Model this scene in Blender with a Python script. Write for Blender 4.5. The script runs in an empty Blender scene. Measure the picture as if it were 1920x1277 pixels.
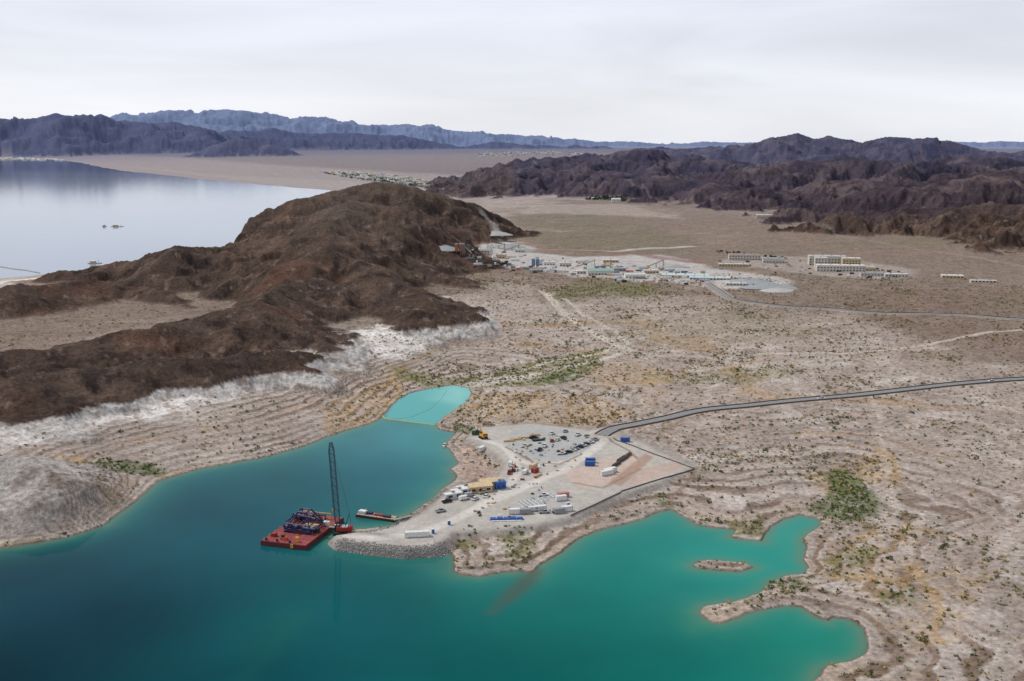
import bpy, math, numpy as np, random, time
from mathutils import Vector
T0=time.time()
rng=np.random.default_rng(7); random.seed(7)
F=2059.0; HOR=258.0; CAM=200.0
P=math.atan((638.5-HOR)/F); cp,sp=math.cos(P),math.sin(P)
def ray(u,v):
    xc=(np.asarray(u,float)-960)/F; yc=-(np.asarray(v,float)-638.5)/F
    return xc, cp+yc*sp, -sp+yc*cp
def onz(pts,z=0.0):
    a=np.array(pts,float); dx,dy,dz=ray(a[:,0],a[:,1]); t=(z-CAM)/dz
    return np.stack([dx*t,dy*t],1)
def atD(pts):
    a=np.array(pts,float); dx,dy,dz=ray(a[:,0],a[:,1]); t=a[:,2]/np.hypot(dx,dy)
    return np.stack([dx*t,dy*t,CAM+dz*t],1)
def sst(a,b,x):
    t=np.clip((x-a)/(b-a),0,1); return t*t*(3-2*t)
def drop(r): return np.maximum(r-2500,0)**2/(2*6.37e6)
# ---------- noise
_p=np.random.default_rng(3).permutation(256); _p=np.concatenate([_p,_p])
_a=np.random.default_rng(4).random(256)*2*np.pi; _gx=np.cos(_a); _gy=np.sin(_a)
def pn(x,y,s=0):
    x=x+s*17.37; y=y+s*5.71
    xi=np.floor(x); yi=np.floor(y); fx=x-xi; fy=y-yi; xi=xi.astype(np.int64)&255; yi=yi.astype(np.int64)&255
    u=fx*fx*fx*(fx*(fx*6-15)+10); v=fy*fy*fy*(fy*(fy*6-15)+10)
    def g(i,j,ax,ay):
        h=_p[_p[(xi+i)&255]+((yi+j)&255)]; return _gx[h]*ax+_gy[h]*ay
    a=g(0,0,fx,fy); b=g(1,0,fx-1,fy); c=g(0,1,fx,fy-1); d=g(1,1,fx-1,fy-1)
    a=a+(b-a)*u; c=c+(d-c)*u
    return (a+(c-a)*v)*1.5
def fbm(x,y,lam,o=4,s=0,g=0.5):
    r=0; A=1.0; n=0
    for i in range(o):
        r=r+A*pn(x/lam,y/lam,s+i); n+=A; A*=g; lam/=2.03
    return r/n
def ridged(x,y,lam,o=4,s=0,g=0.5):
    r=0; A=1.0; n=0
    for i in range(o):
        r=r+A*(1-2*np.abs(pn(x/lam,y/lam,s+i))); n+=A; A*=g; lam/=2.07
    return r/n
def poly_sd(X,Y,poly):
    d2=np.full(X.shape,1e18); ins=np.zeros(X.shape,bool); n=len(poly)
    for i in range(n):
        ax,ay=poly[i]; bx,by=poly[(i+1)%n]; ex,ey=bx-ax,by-ay
        px=X-ax; py=Y-ay; t=np.clip((px*ex+py*ey)/(ex*ex+ey*ey+1e-9),0,1)
        d2=np.minimum(d2,(px-t*ex)**2+(py-t*ey)**2)
        if ay!=by:
            c=((ay>Y)!=(by>Y))&(X<ex*(Y-ay)/ey+ax); ins^=c
    d=np.sqrt(d2); return np.where(ins,d,-d)
def line_d(X,Y,pl):
    d2=np.full(X.shape,1e18)
    for i in range(len(pl)-1):
        ax,ay=pl[i][:2]; bx,by=pl[i+1][:2]; ex,ey=bx-ax,by-ay
        px=X-ax; py=Y-ay; t=np.clip((px*ex+py*ey)/(ex*ex+ey*ey+1e-9),0,1)
        d2=np.minimum(d2,(px-t*ex)**2+(py-t*ey)**2)
    return np.sqrt(d2)
tb=np.random.default_rng(12).random(4096)
def n1(z,lam,s):
    q=z/lam+s*31.7; i=np.floor(q).astype(int); f=q-i; f=f*f*(3-2*f); return tb[i%4096]*(1-f)+tb[(i+1)%4096]*f
# ---------- polar grid
def lg(a,b,s): return list(np.exp(np.arange(math.log(a),math.log(b),s)))
RR=np.array(lg(230,1100,.0025)+lg(1100,1900,.0028)+lg(1900,5000,.0019)+lg(5000,8000,.0035)+lg(8000,30000,.006)+lg(31000,65000,.04))
fin=np.radians(np.linspace(-28.5,28.5,1200)); mg=np.radians(np.geomspace(29,80,60))
PH=np.concatenate([-mg[::-1],fin,mg])
NR,NC=len(RR),len(PH)
Rg,Pg=np.meshgrid(RR,PH,indexing='ij'); X=Rg*np.sin(Pg); Y=Rg*np.cos(Pg)
near_w=[(-900,1050),(-300,1045),(0,1030),(60,1022),(130,1008),(200,985),(240,955),(275,925),(300,903),(330,893),(370,882),(420,872),(480,862),(530,850),(580,835),(610,822),(650,808),(690,797),(715,785),(735,765),(750,750),(770,738),(810,728),(850,723),(878,728),(880,740),(870,755),(850,768),(830,780),(812,797),(820,806),(850,812),(838,825),(834,838),(845,855),(856,868),(842,880),(850,895),(840,906),(820,918),(812,936),(790,946),(768,962),(742,974),(735,986),(700,991),(645,993),(622,1008),(628,1020),(700,1031),(760,1038),(810,1040),(840,1036),(846,1050),(843,1072),(860,1080),(900,1083),(940,1075),(975,1074),(1000,1080),(1012,1070),(1022,1058),(1060,1035),(1090,1010),(1120,998),(1170,985),(1210,975),(1240,960),(1258,957),(1280,970),(1300,985),(1340,992),(1372,995),(1365,1008),(1400,1015),(1435,1018),(1440,1000),(1450,988),(1475,975),(1500,968),(1530,974),(1536,985),(1515,995),(1500,1010),(1503,1030),(1500,1050),(1510,1065),(1505,1075),(1470,1078),(1440,1090),(1430,1105),(1400,1120),(1350,1128),(1315,1136),(1308,1148),(1325,1165),(1350,1171),(1390,1160),(1430,1145),(1470,1138),(1500,1140),(1530,1160),(1555,1168),(1565,1160),(1590,1165),(1610,1180),(1618,1200),(1612,1225),(1590,1238),(1550,1245),(1530,1255),(1518,1277),(1505,1320),(1480,1400),(1440,1600),(1400,2400),(-4000,2400),(-3500,1100)]
NW=onz(near_w)
far_w=[(-2500,640),(-300,545),(0,527),(55,520),(100,512),(250,517),(400,500),(500,465),(560,435),(620,408),(690,388),(700,364),(640,358),(560,352),(480,345),(400,338),(330,330),(240,321),(190,313),(150,304),(100,298),(0,292),(-300,291),(-1500,291)]
FW=onz(far_w)
isl=onz([(1293,1060),(1310,1051),(1350,1049),(1400,1055),(1420,1065),(1390,1073),(1340,1071),(1300,1067)])
pad_px=[(632,1003),(735,990),(800,962),(830,935),(862,908),(935,897),(955,868),(925,842),(885,820),(900,801),(1000,795),(1140,812),(1200,832),(1292,876),(1230,905),(1160,925),(1080,962),(1040,975),(950,990),(850,996),(815,1022),(760,1026),(700,1020),(640,1012)]
PAD=onz(pad_px,4.5)
SD=np.full(X.shape,3000.0)
nr=np.searchsorted(RR,3200)
s1=-poly_sd(X[:nr],Y[:nr],NW); s1=np.maximum(s1,poly_sd(X[:nr],Y[:nr],isl)*1.0)
SD[:nr]=s1
SD[nr:]=Rg[nr:]-900
fr=np.searchsorted(RR,1000)
s2=-poly_sd(X[fr:],Y[fr:],FW)
s2n=fbm(X[fr:],Y[fr:],260,3,40)*40*sst(2500,6000,Rg[fr:])
SD[fr:]=np.minimum(SD[fr:],s2+s2n)
SD[:nr]+= (fbm(X[:nr],Y[:nr],22,3,11)*2.2)
az=np.degrees(Pg)
rt=sst(-7.5,-2.5,az)
slope=0.14*(1-rt)+0.058*rt
slope=slope+(0.02-slope)*sst(2200,4000,Rg)
slope=slope*(1+0.35*fbm(X,Y,160,2,21)*(Rg<4000))
dp=np.maximum(SD,0)
lip=1.0*(1-np.exp(-dp/3))
zl=slope*dp+lip
plat=21+0.012*np.maximum(dp-180,0); plat=62-(62-21)*np.exp(-(plat-21)/41)
k=2.5; base=-k*np.log(np.exp(-np.minimum(zl,300)/k)+np.exp(-plat/k))
und=fbm(X,Y,110,4,31)*(1.0+2.8*rt)*(1-np.exp(-dp/45))
und+= -np.maximum(ridged(X,Y,150,2,35),0)*1.5*rt*(1-np.exp(-dp/60))*(Rg<3000)
base=base+und
base=np.where(SD>0,np.maximum(base,0.02+0.03*np.minimum(dp,10)),np.maximum(0.3*SD,-14))
# hills
def ridge(Xs,Ys,pts,sl,H,D):
    w=atD(pts)
    for i in range(len(w)-1):
        ax,ay,azz=w[i]; bx,by,bz=w[i+1]; ex,ey=bx-ax,by-ay
        px=Xs-ax; py=Ys-ay; t=np.clip((px*ex+py*ey)/(ex*ex+ey*ey+1e-9),0,1)
        d=np.sqrt((px-t*ex)**2+(py-t*ey)**2); z=azz+(bz-azz)*t
        h=z-sl*d*(1-0.25*np.exp(-d/60))
        m=h>H; H[m]=h[m]; D[m]=d[m]
def group(r0,r1,ridges,scale,amp,seed,warp,bias=.3,g_=.55):
    i0,i1=np.searchsorted(RR,[r0,r1]); Xs,Ys=X[i0:i1],Y[i0:i1]
    wx=fbm(Xs,Ys,120*scale,3,seed)*warp; wy=fbm(Xs,Ys,120*scale,3,seed+9)*warp
    H=np.full(Xs.shape,-500.0); D=np.full(Xs.shape,1e4)
    for pts,sl in ridges: ridge(Xs+wx,Ys+wy,pts,sl,H,D)
    m=H>-60
    n=np.zeros(Xs.shape); xm,ym=Xs[m],Ys[m]
    g=ridged(xm,ym,130*scale,6,seed+20,g_)
    a=amp*(0.4+0.6*sst(0,70*scale,D[m]))
    n[m]=(g-bias)*a
    H=H+n
    HILL[i0:i1]=np.maximum(HILL[i0:i1],H)
HILL=np.full(X.shape,-500.0)
group(720,3000,[
 ([(545,392,1850),(575,374,1900),(620,360,1950),(660,350,1980),(700,344,2000),(740,347,2020),(790,358,2050),(830,376,2080),(870,402,2120),(900,425,2150)],.42),
 ([(690,380,1750),(660,380,1650),(645,400,1500),(600,425,1420),(545,442,1400),(480,450,1420),(450,454,1440),(395,466,1450),(340,462,1420),(290,481,1430),(240,490,1450),(180,498,1480),(110,506,1500)],.45),
 ([(660,385,1640),(720,440,1500),(780,490,1400),(830,515,1350)],.42),
 ([(745,420,1700),(820,455,1600),(880,490,1500),(915,525,1420)],.42),
 ([(600,430,1420),(580,478,1280),(530,533,1150),(480,576,1030),(455,584,990)],.45),
 ([(605,655,925),(540,622,960),(460,583,990),(400,597,980),(330,611,970),(250,623,950),(150,641,940),(60,654,930),(-60,658,920),(-300,655,920)],.42),
 ([(600,668,900),(520,666,870),(400,672,850),(300,682,838),(200,692,822),(100,700,815),(40,705,812)],.55),
 ([(60,535,1250),(150,527,1300),(260,537,1300),(340,557,1230),(420,578,1150)],.45),
 ([(620,470,1330),(700,508,1250),(760,543,1150),(800,573,1080)],.45)],1.0,24,50,45,.36,.56)
group(520,720,[([(-200,862,650),(-60,858,648),(30,860,642),(95,885,622)],.42)],.35,4,52,8,.3,.6)
group(1600,6500,[
 ([(925,345,4300),(960,318,4400),(1000,304,4500),(1050,299,4600),(1100,302,4600),(1150,291,4700),(1215,284,4700),(1250,300,4600),(1310,303,4600),(1400,309,4500),(1415,328,4300)],.28),
 ([(1000,322,4100),(1100,326,3900),(1200,332,3600),(1290,348,3300),(1380,362,3000)],.28),
 ([(1260,343,3500),(1330,333,3500),(1400,325,3500),(1480,312,3600),(1560,302,3700),(1640,310,3700),(1700,312,3800),(1800,302,3900),(1920,305,4000),(2200,300,4000),(2900,290,4000)],.28),
 ([(1440,362,2900),(1500,350,2950),(1560,345,2950),(1640,350,2800)],.3),
 ([(1590,395,2500),(1650,368,2500),(1700,362,2500),(1760,350,2600),(1850,338,2600),(1920,332,2700),(2200,325,2700),(2900,320,2700)],.3),
 ([(1700,405,2200),(1780,398,2150),(1900,388,2150),(2100,380,2150),(2800,380,2150)],.3),
 ([(895,343,3700),(925,333,3750)],.35)],2.2,85,80,110,.28,.56)
group(5200,12500,[
 ([(1180,288,8000),(1230,279,7500),(1330,280,7200),(1440,278,7000),(1490,254,7000),(1520,264,7000),(1550,252,7000),(1600,262,7000),(1640,275,7000),(1690,254,7000),(1740,274,7000),(1780,264,7000),(1830,284,7000),(1920,288,7000),(2300,278,7000)],.3),
 ([(430,277,11000),(450,260,11000),(470,275,11000)],.4),([(480,280,10800),(497,268,10800)],.4)],4.5,105,110,110,.3,.58)
group(11500,30000,[
 ([(-500,225,14500),(-200,230,14500),(0,222,14500),(60,228,14500),(120,209,14500),(150,216,14500),(185,242,14500),(230,226,14500),(290,234,14500),(330,233,14500),(360,250,14000),(400,266,13800)],.3),
 ([(-500,220,21000),(0,228,21000),(160,215,21000),(230,221,21000),(300,205,21000),(330,219,21000),(370,213,21000),(430,206,21000),(465,210,21000),(510,230,21000),(575,218,21000),(640,232,21000),(700,236,21000),(770,233,21000),(840,243,21000),(900,250,20500),(1000,254,20500),(1060,261,20500),(1130,267,20500),(1400,268,20500),(2300,266,20500)],.2),
 ([(380,250,15500),(480,244,15500),(600,248,15500),(720,252,15500),(800,263,15500),(860,268,15500),(1000,271,15500),(1120,276,15500)],.3)],9,210,140,250,.22,.58)
kk=1.5+0.0006*Rg
mx=np.maximum(base,HILL); dd=np.abs(base-HILL)
Z=mx+kk*np.exp(-dd/kk)*0.6
Z=np.where(SD<0,np.minimum(base,-0.05),Z)
shf=sst(0,25,SD); Z=np.where(SD>=0, base+(Z-base)*shf, Z)
HM=sst(-3,3,HILL-base)*shf
# stepped drawdown terraces: flat treads and short steep risers, fading inland
i2=np.searchsorted(RR,1900)
zz=Z[:i2]; tm=(1-sst(18,23,zz))*(SD[:i2]>0)*(.22+.78*np.exp(-np.maximum(SD[:i2]-40,0)/110))
def tq(z): return (z+.9*n1(z,2.7,3)+.25*n1(z,.9,5))/np.where(rt[:i2]>.5,.95,1.25)
wzz=zz+.16*fbm(X[:i2],Y[:i2],12,2,61)
q_=tq(wzz); fr_=q_-np.floor(q_); st_=sst(.62,1,fr_)-fr_
Z[:i2]=zz+tm*st_*.8*(1-HM[:i2]*.6)*np.where(rt[:i2]>.5,.95,1.25)
RIS=np.zeros(X.shape); RIS[:i2]=sst(.55,.72,fr_)*(1-sst(.9,1,fr_))*tm
TRD=np.zeros(X.shape); TRD[:i2]=(1-sst(.0,.22,fr_))*tm
psd=np.full(X.shape,-999.0); ip=np.searchsorted(RR,1100); psd[:ip]=poly_sd(X[:ip],Y[:ip],PAD)
pm_=sst(-7,1,psd)
Z=Z+(4.5+0.1*fbm(X,Y,30,2,5)-Z)*pm_
Z=np.where((SD<0)&(pm_<0.02),np.minimum(Z,-0.05),Z)
Z0=Z.copy()
Z=Z-drop(Rg)
# ---------- lookup
def colz(ph):
    ci=np.interp(ph,PH,np.arange(NC)); c0=int(min(max(math.floor(ci),0),NC-2)); f=ci-c0
    return Z[:,c0]*(1-f)+Z[:,c0+1]*f
WL=-drop(RR)
def hit(pts,rmin=0):
    out=[]; k0=np.searchsorted(RR,rmin)
    for q in pts:
        dx,dy,dz=ray(q[0],q[1]); h=math.hypot(dx,dy); m=dz/h; zc=np.maximum(colz(math.atan2(dx,dy)),WL)
        df=zc-(CAM+m*RR); df[:k0]=-1; w=np.nonzero(df>=0)[0]
        if len(w)==0: r=RR[-1]
        else:
            i=w[0]
            r=RR[0] if i==0 else RR[i-1]+(RR[i]-RR[i-1])*(-df[i-1])/(df[i]-df[i-1])
            if i==0 : r=(0-CAM)/m
        out.append((dx/h*r,dy/h*r,CAM+m*r))
    return np.array(out)
def hz(x,y):
    x=np.asarray(x,float); y=np.asarray(y,float)
    r=np.hypot(x,y); ri=np.interp(r,RR,np.arange(NR)); ci=np.interp(np.arctan2(x,y),PH,np.arange(NC))
    r0=np.minimum(ri.astype(int),NR-2); c0=np.minimum(ci.astype(int),NC-2); a=ri-r0; b=ci-c0
    return (Z[r0,c0]*(1-a)*(1-b)+Z[r0+1,c0]*a*(1-b)+Z[r0,c0+1]*(1-a)*b+Z[r0+1,c0+1]*a*b)
def bb2(w,pad):
    i=np.nonzero((X>w[:,0].min()-pad)&(X<w[:,0].max()+pad)&(Y>w[:,1].min()-pad)&(Y<w[:,1].max()+pad)); return i
def path(px,step=6,sm=9):
    w=hit(px); q=[]
    n=len(w)
    for i in range(n-1):
        p0,p1,p2,p3=w[max(i-1,0)],w[i],w[i+1],w[min(i+2,n-1)]
        m=max(2,int(np.linalg.norm(p2-p1)/step))
        for j in range(m):
            t=j/m; q.append(.5*((2*p1)+(-p0+p2)*t+(2*p0-5*p1+4*p2-p3)*t*t+(-p0+3*p1-3*p2+p3)*t**3))
    q.append(w[-1]); q=np.array(q); q[:,2]=hz(q[:,0],q[:,1])
    pz_=np.pad(q[:,2],sm,mode='edge'); q[:,2]=np.convolve(pz_,np.ones(2*sm+1)/(2*sm+1),'valid'); return q
def cut(q,wd):
    i=bb2(q,20); Xs,Ys=X[i],Y[i]; bd=np.full(Xs.shape,1e9); bz=np.zeros(Xs.shape)
    for a in range(len(q)-1):
        ax,ay,az_=q[a]; bx,by,bz_=q[a+1]; ex,ey=bx-ax,by-ay
        t=np.clip(((Xs-ax)*ex+(Ys-ay)*ey)/(ex*ex+ey*ey+1e-9),0,1); d=np.hypot(Xs-ax-t*ex,Ys-ay-t*ey)
        m=d<bd; bd[m]=d[m]; bz[m]=(az_+(bz_-az_)*t)[m]
    f=1-sst(wd/2+2.5,wd/2+9,bd); Z[i]=Z[i]+(bz-Z[i])*f
ROAD1=path([(1128,820),(1150,808),(1190,797),(1250,783),(1310,770),(1400,760),(1500,752),(1600,742),(1700,730),(1800,720),(1920,710),(2200,694)])
ROAD2=path([(2300,606),(1920,598),(1800,590),(1650,588),(1560,580),(1480,575),(1420,570),(1370,560),(1345,545),(1325,530)])
cut(ROAD1,9); cut(ROAD2,8)
# ---------- colour
def S(r,g,b):
    c=np.array([r,g,b])/255.; return np.where(c<.04,c/12.92,((c+.055)/1.055)**2.4)
def mix(C,col,m): return C+(np.asarray(col)-C)*m[...,None]
N1=fbm(X,Y,60,5,200); N2=fbm(X,Y,9,4,210,.6); N3=fbm(X,Y,400,4,220)
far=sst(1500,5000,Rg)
C=np.zeros(X.shape+(3,))+S(174,159,149)
C=mix(C,S(190,177,168),sst(-.2,.5,N1)*(1-far*.5)*.8)
C=mix(C,S(146,129,115),sst(.0,.45,N2)*.5)
zb=Z0+N1*.2+N2*.08
b1=n1(zb,2.6,1); b3=n1(zb,.45,3)
draw=(1-sst(19,24,Z0+N1*3))*(SD>0)
bm=draw*(1-sst(1500,2600,Rg))
WP=fbm(X,Y/1.0,35,4,300,.6)
C=mix(C,S(210,201,194),bm*sst(.12,.5,WP+N3*.3)*.55)
C=mix(C,S(136,120,104),bm*sst(.12,.5,-WP)*.4)
C=mix(C,S(176,142,100),bm*sst(.6,.8,b1)*sst(-.1,.35,N1+N3*.5)*.55)
C=mix(C,S(208,197,189),bm*sst(.6,.85,b3)*.3)
fade=(.25+.75*sst(-.3,.25,fbm(X,Y,70,3,320)))*(1-sst(1200,1700,Rg))
C=mix(C,S(124,103,89),RIS*fade*.85)  # riser shade painted into the colour, slope shading alone is weak
C=mix(C,S(210,200,192),TRD*fade*.55)
up=(1-draw)*(SD>0)
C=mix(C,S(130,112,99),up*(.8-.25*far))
C=mix(C,S(104,92,78),up*sst(.0,.4,N2+N1*.4)*.6*(1-far))
C=mix(C,S(166,149,138),up*sst(.05,.5,N3+.4*N1)*.5)
C=mix(C,S(126,118,98),up*sst(.0,.4,fbm(X,Y,300,3,260)-.15)*.5)
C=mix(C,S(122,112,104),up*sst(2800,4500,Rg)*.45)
rock=HM
RN=fbm(X,Y,70,6,400,.62)
K=np.zeros_like(C)+S(94,77,68)
K=mix(K,S(126,105,92),sst(-.1,.4,RN)*.8)
K=mix(K,S(54,46,45),sst(.0,.3,fbm(X,Y,30,5,420,.65))*.75)
K=mix(K,S(124,87,70),sst(.1,.45,fbm(X,Y,110,4,440))*.45)
K=mix(K,S(162,142,126),sst(.22,.45,fbm(X,Y,16,4,445,.65))*.6)
K=mix(K,S(116,102,92),sst(60,110,Z0)*.5)
mt=sst(2000,2300,Rg)*((X>0)|(Rg>6000))
Km=np.zeros_like(C)+S(82,68,73)
Km=mix(Km,S(126,108,104),sst(-.1,.35,fbm(X,Y,180,6,460,.65))*.75)
Km=mix(Km,S(44,37,48),sst(.0,.3,fbm(X,Y,130,6,480,.65))*.75)
K=mix(K,Km,mt)
Kw=np.zeros_like(C)+S(236,230,225)
Kw=mix(Kw,S(150,134,124),sst(.05,.35,fbm(X,Y,12,4,500,.6))*.7)
hw=np.maximum(sst(20.5,21.7,Z0+N1*5+N2*1.5),sst(1750,1900,Rg))*sst(700,730,Rg)
zw=sst(11.5,14.5,Z0+N1*6+N2*2)*sst(-.4,-.05,N1+N2*.6+.1)
knob=1-sst(680,720,Rg)
Kw2=mix(C,Kw,np.maximum(zw*.95*(1-knob),knob*.6*sst(-.3,.2,N1+N2)*sst(3,6,Z0)))
K=mix(Kw2,K,hw)
C=mix(C,K,rock)
wr=sst(-30,-8,HILL-base+N1*10)*(1-hw)*(1-sst(-5,-1,az))*zw*(SD>0)*sst(640,760,Rg)*(1-rock)
C=mix(C,Kw,wr*.95)
Xf,Yf=X.ravel(),Y.ravel()
def bb(w,pad):
    return np.nonzero((Xf>w[:,0].min()-pad)&(Xf<w[:,0].max()+pad)&(Yf>w[:,1].min()-pad)&(Yf<w[:,1].max()+pad))[0]
Cf=C.reshape(-1,3); n2f=N2.ravel(); n1f=N1.ravel(); SDf=SD.ravel(); NRK=(1-HM).ravel()
GP=[]
def patch(px,col,a=1,soft=5,nz=14,dens=0,spk=0,rmin=0):
    w=hit(px,rmin)[:,:2]; i=bb(w,soft*2+nz); s=poly_sd(Xf[i],Yf[i],w)
    m=sst(-soft,soft,s+nz*(n1f[i]+.6*n2f[i]))*a*(SDf[i]>0)*NRK[i]
    if spk: m=m*sst(-spk,spk*.6,n2f[i]+.3*n1f[i])
    Cf[i]+=(col-Cf[i])*m[:,None]
    if dens: GP.append((w,dens,col))
def lane(px,col,wd,a=1,soft=1.2,nz=0,rmin=0):
    w=hit(px,rmin)[:,:2]; i=bb(w,wd+soft+4); s=wd/2-line_d(Xf[i]+nz*n1f[i],Yf[i]+nz*n2f[i],w)
    m=sst(-soft,soft,s)*a*(SDf[i]>0); Cf[i]+=(col-Cf[i])*m[:,None]
GR=S(84,100,52); OL=S(128,124,78); OC=S(186,152,104)
patch([(880,740),(1000,735),(1120,745),(1180,775),(1100,800),(950,795),(850,790)],OC,.55,8,16,.1,.4)
patch([(1080,690),(1160,680),(1300,700),(1240,720),(1120,720)],OC,.5,8,16,.1,.4)
patch([(600,760),(700,720),(760,690),(740,740),(700,790),(620,815)],OC,.5,6,10,.15,.4)
patch([(90,840),(170,860),(240,890),(260,930),(200,960),(170,900)],OC,.6,5,8,.1,.4)
patch([(1520,900),(1640,840),(1680,860),(1650,900),(1560,935)],OC,.5,5,12,.15,.4)
patch([(1540,1010),(1700,985),(1760,1000),(1680,1040),(1560,1050)],OC,.5,5,12,.2,.3)
patch([(1560,1060),(1700,1040),(1850,1080),(1800,1180),(1700,1220),(1640,1170)],OC,.3,6,20,.1,.3)
patch([(740,688),(800,703),(850,712),(960,690),(1100,660),(1140,652),(1110,685),(1010,722),(900,728),(800,722),(740,705)],OL,.8,6,10,.3,.5)
patch([(1060,690),(1120,668),(1140,680),(1080,715),(1000,722)],GR,.6,5,8,.3,.5)
patch([(1040,545),(1100,515),(1240,540),(1200,555),(1060,560)],S(112,116,72),.7,6,20,.15,.5)
patch([(1200,700),(1400,690),(1500,700),(1380,722),(1260,722)],OL,.5,6,14,.15,.4)
patch([(1550,880),(1600,885),(1635,920),(1655,945),(1640,965),(1600,980),(1530,965),(1512,950),(1545,935),(1562,915)],GR,.9,3,4,.8,.9)
patch([(1360,978),(1430,978),(1440,1008),(1380,1002)],OL,.7,3,4,.4,.6)
patch([(1540,1050),(1620,1020),(1670,1030),(1600,1065)],OL,.7,3,5,.5,.6)
patch([(1640,1110),(1720,1100),(1740,1130),(1660,1140)],OL,.6,3,5,.4,.6)
patch([(1225,925),(1262,925),(1265,952),(1240,950)],GR,.6,2,2,.6,.6)
patch([(848,795),(900,797),(885,812),(850,810)],GR,.6,2,2,.6,.6)
patch([(150,866),(200,860),(260,866),(315,880),(300,893),(200,880)],GR,.85,3,4,.8,.9)
patch([(848,1005),(880,985),(900,990),(885,1030),(850,1025)],OL,.8,2,3,.6,.8)
patch([(900,985),(990,985),(1005,1040),(960,1055),(940,1010)],OL,.6,2,4,.5,.5)
patch([(1450,1085),(1500,1085),(1520,1105),(1460,1120)],GR,.7,2,4,.5,.6)
patch([(945,405),(1100,395),(1290,445),(1300,472),(1180,478),(1010,460)],S(120,115,94),.7,25,60,0,.6)
patch([(1180,650),(1500,640),(1560,600),(1200,590),(1100,600)],S(150,138,116),.5,15,30,0,.4)
patch([(1560,540),(1920,540),(1990,700),(1700,640)],S(122,102,90),.6,40,40,0,.9)
LOT=S(196,190,186)
patch([(840,462),(900,455),(960,470),(1080,482),(1240,478),(1330,500),(1480,525),(1470,545),(1340,540),(1240,527),(1080,520),(1000,503),(900,486)],LOT,.9,10,12)
patch([(1340,492),(1420,478),(1560,480),(1720,505),(1710,525),(1560,520),(1400,500)],S(172,160,152),.8,10,12)
patch([(905,410),(925,410),(950,450),(975,455),(940,455)],LOT,.6,14,10)
patch([(860,375),(1000,385),(1180,383),(1290,410),(1080,402),(940,400)],S(182,168,156),.6,20,40)
patch([(150,303),(500,345),(640,356),(900,362),(760,345),(400,327)],S(190,176,166),.5,40,60,rmin=2600)
patch([(600,323),(660,322),(820,340),(815,349),(700,340)],S(90,102,84),.7,20,30,0,.4,rmin=2600)
patch([(860,372),(900,374),(900,384),(870,395)],S(150,140,126),.4,30,60)
i=np.nonzero(pm_.ravel()>.01)[0]; m=(pm_.ravel()[i]*.92)[:,None]
pc=S(188,182,175)*(1+.14*n1f[i]+.16*n2f[i])[:,None]
Cf[i]+=(pc-Cf[i])*m
edge=np.exp(-((psd.ravel()[i]+3)/3.)**2)[:,None]
Cf[i]+=(S(146,138,132)-Cf[i])*edge*.6
def ppatch(px,col,a,soft=1.5): patch(px,col,a,soft,1.5)
ppatch([(960,808),(1010,798),(1130,815),(1125,838),(1060,865),(1020,868),(950,840)],S(176,178,176),.8)
ppatch([(1050,888),(1130,862),(1190,850),(1200,870),(1150,905),(1090,915)],S(206,182,168),.75)
ppatch([(1140,905),(1210,850),(1225,858),(1165,912)],S(170,138,122),.8)
ppatch([(1195,880),(1265,865),(1285,877),(1170,918)],S(190,164,150),.7)
ppatch([(965,945),(1020,915),(1075,925),(1060,955),(1000,965)],S(180,178,176),.7)
ppatch([(865,830),(900,850),(935,875),(925,893),(870,900),(858,880),(862,860)],S(190,166,152),.7)
RD=S(214,207,199)
lane([(1140,815),(1110,845),(1060,880),(1000,905),(960,925),(900,950),(850,975),(790,1000),(720,1008),(650,1008)],RD,7,.85,1.5,.5)
lane([(1100,850),(1050,868),(1000,872),(965,860),(945,838),(900,822)],RD,5,.85,1.5,.5)
lane([(965,860),(970,885),(955,915),(900,945)],RD,5,.8,1.5,.5)
lane([(985,855),(1000,868),(1050,870),(1090,852)],S(134,116,104),1.8,.9,.8,.3)
lane([(948,838),(975,852),(990,862)],S(134,116,104),1.8,.9,.8,.3)
lane([(1130,815),(1180,845),(1195,860)],S(134,116,104),1.8,.8,.8,.3)
lane([(1075,905),(1130,915),(1200,880)],S(150,126,112),1.8,.8,.8,.3)
TR=S(204,193,181)
lane([(1020,545),(1045,575),(1080,605),(1120,630),(1160,648),(1185,656),(1150,668),(1080,685),(1000,702),(930,716),(890,722)],TR,8,.95,2,6)
lane([(1160,648),(1130,662),(1060,672),(960,700)],TR,6,.9,2,6)
lane([(1060,560),(1090,590),(1150,620),(1180,645)],TR,5,.8,2,6)
lane([(880,722),(930,712),(985,708)],S(206,196,186),22,.8,5,8)
lane([(1990,612),(1860,622),(1780,638),(1700,652),(1600,662),(1400,665)],S(200,187,175),6,.9,2,2)
lane([(905,400),(925,420),(945,455),(1010,468),(1150,472),(1300,462)],S(205,196,188),14,.8,6,2)
lane([(1000,302),(1300,380),(1560,430),(1920,500)],S(170,156,146),8,.4,6,2)
lane([(1000,468),(1200,476),(1300,492)],S(140,104,98),26,.7,8,8)
lane([(1302,880),(1290,905),(1262,930),(1250,955)],S(150,130,114),3,.8,1,1)
lane([(1310,870),(1400,850),(1500,840),(1600,838)],S(200,187,175),3,.7,1.5,4)
lane([(1640,740),(1650,800),(1660,880),(1690,960),(1700,1040)],S(200,187,175),3,.6,1.5,8)
lane([(1920,912),(1800,905),(1700,890),(1640,870)],S(200,187,175),3,.6,1.5,8)
for (a,b) in [((740,705),(730,760)),((1640,840),(1680,905)),((1700,1060),(1760,1200)),((1560,1080),(1700,1090))]:
    lane([a,((a[0]+b[0])/2+12,(a[1]+b[1])/2-6),b],OC,5,.6,3,14)
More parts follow.
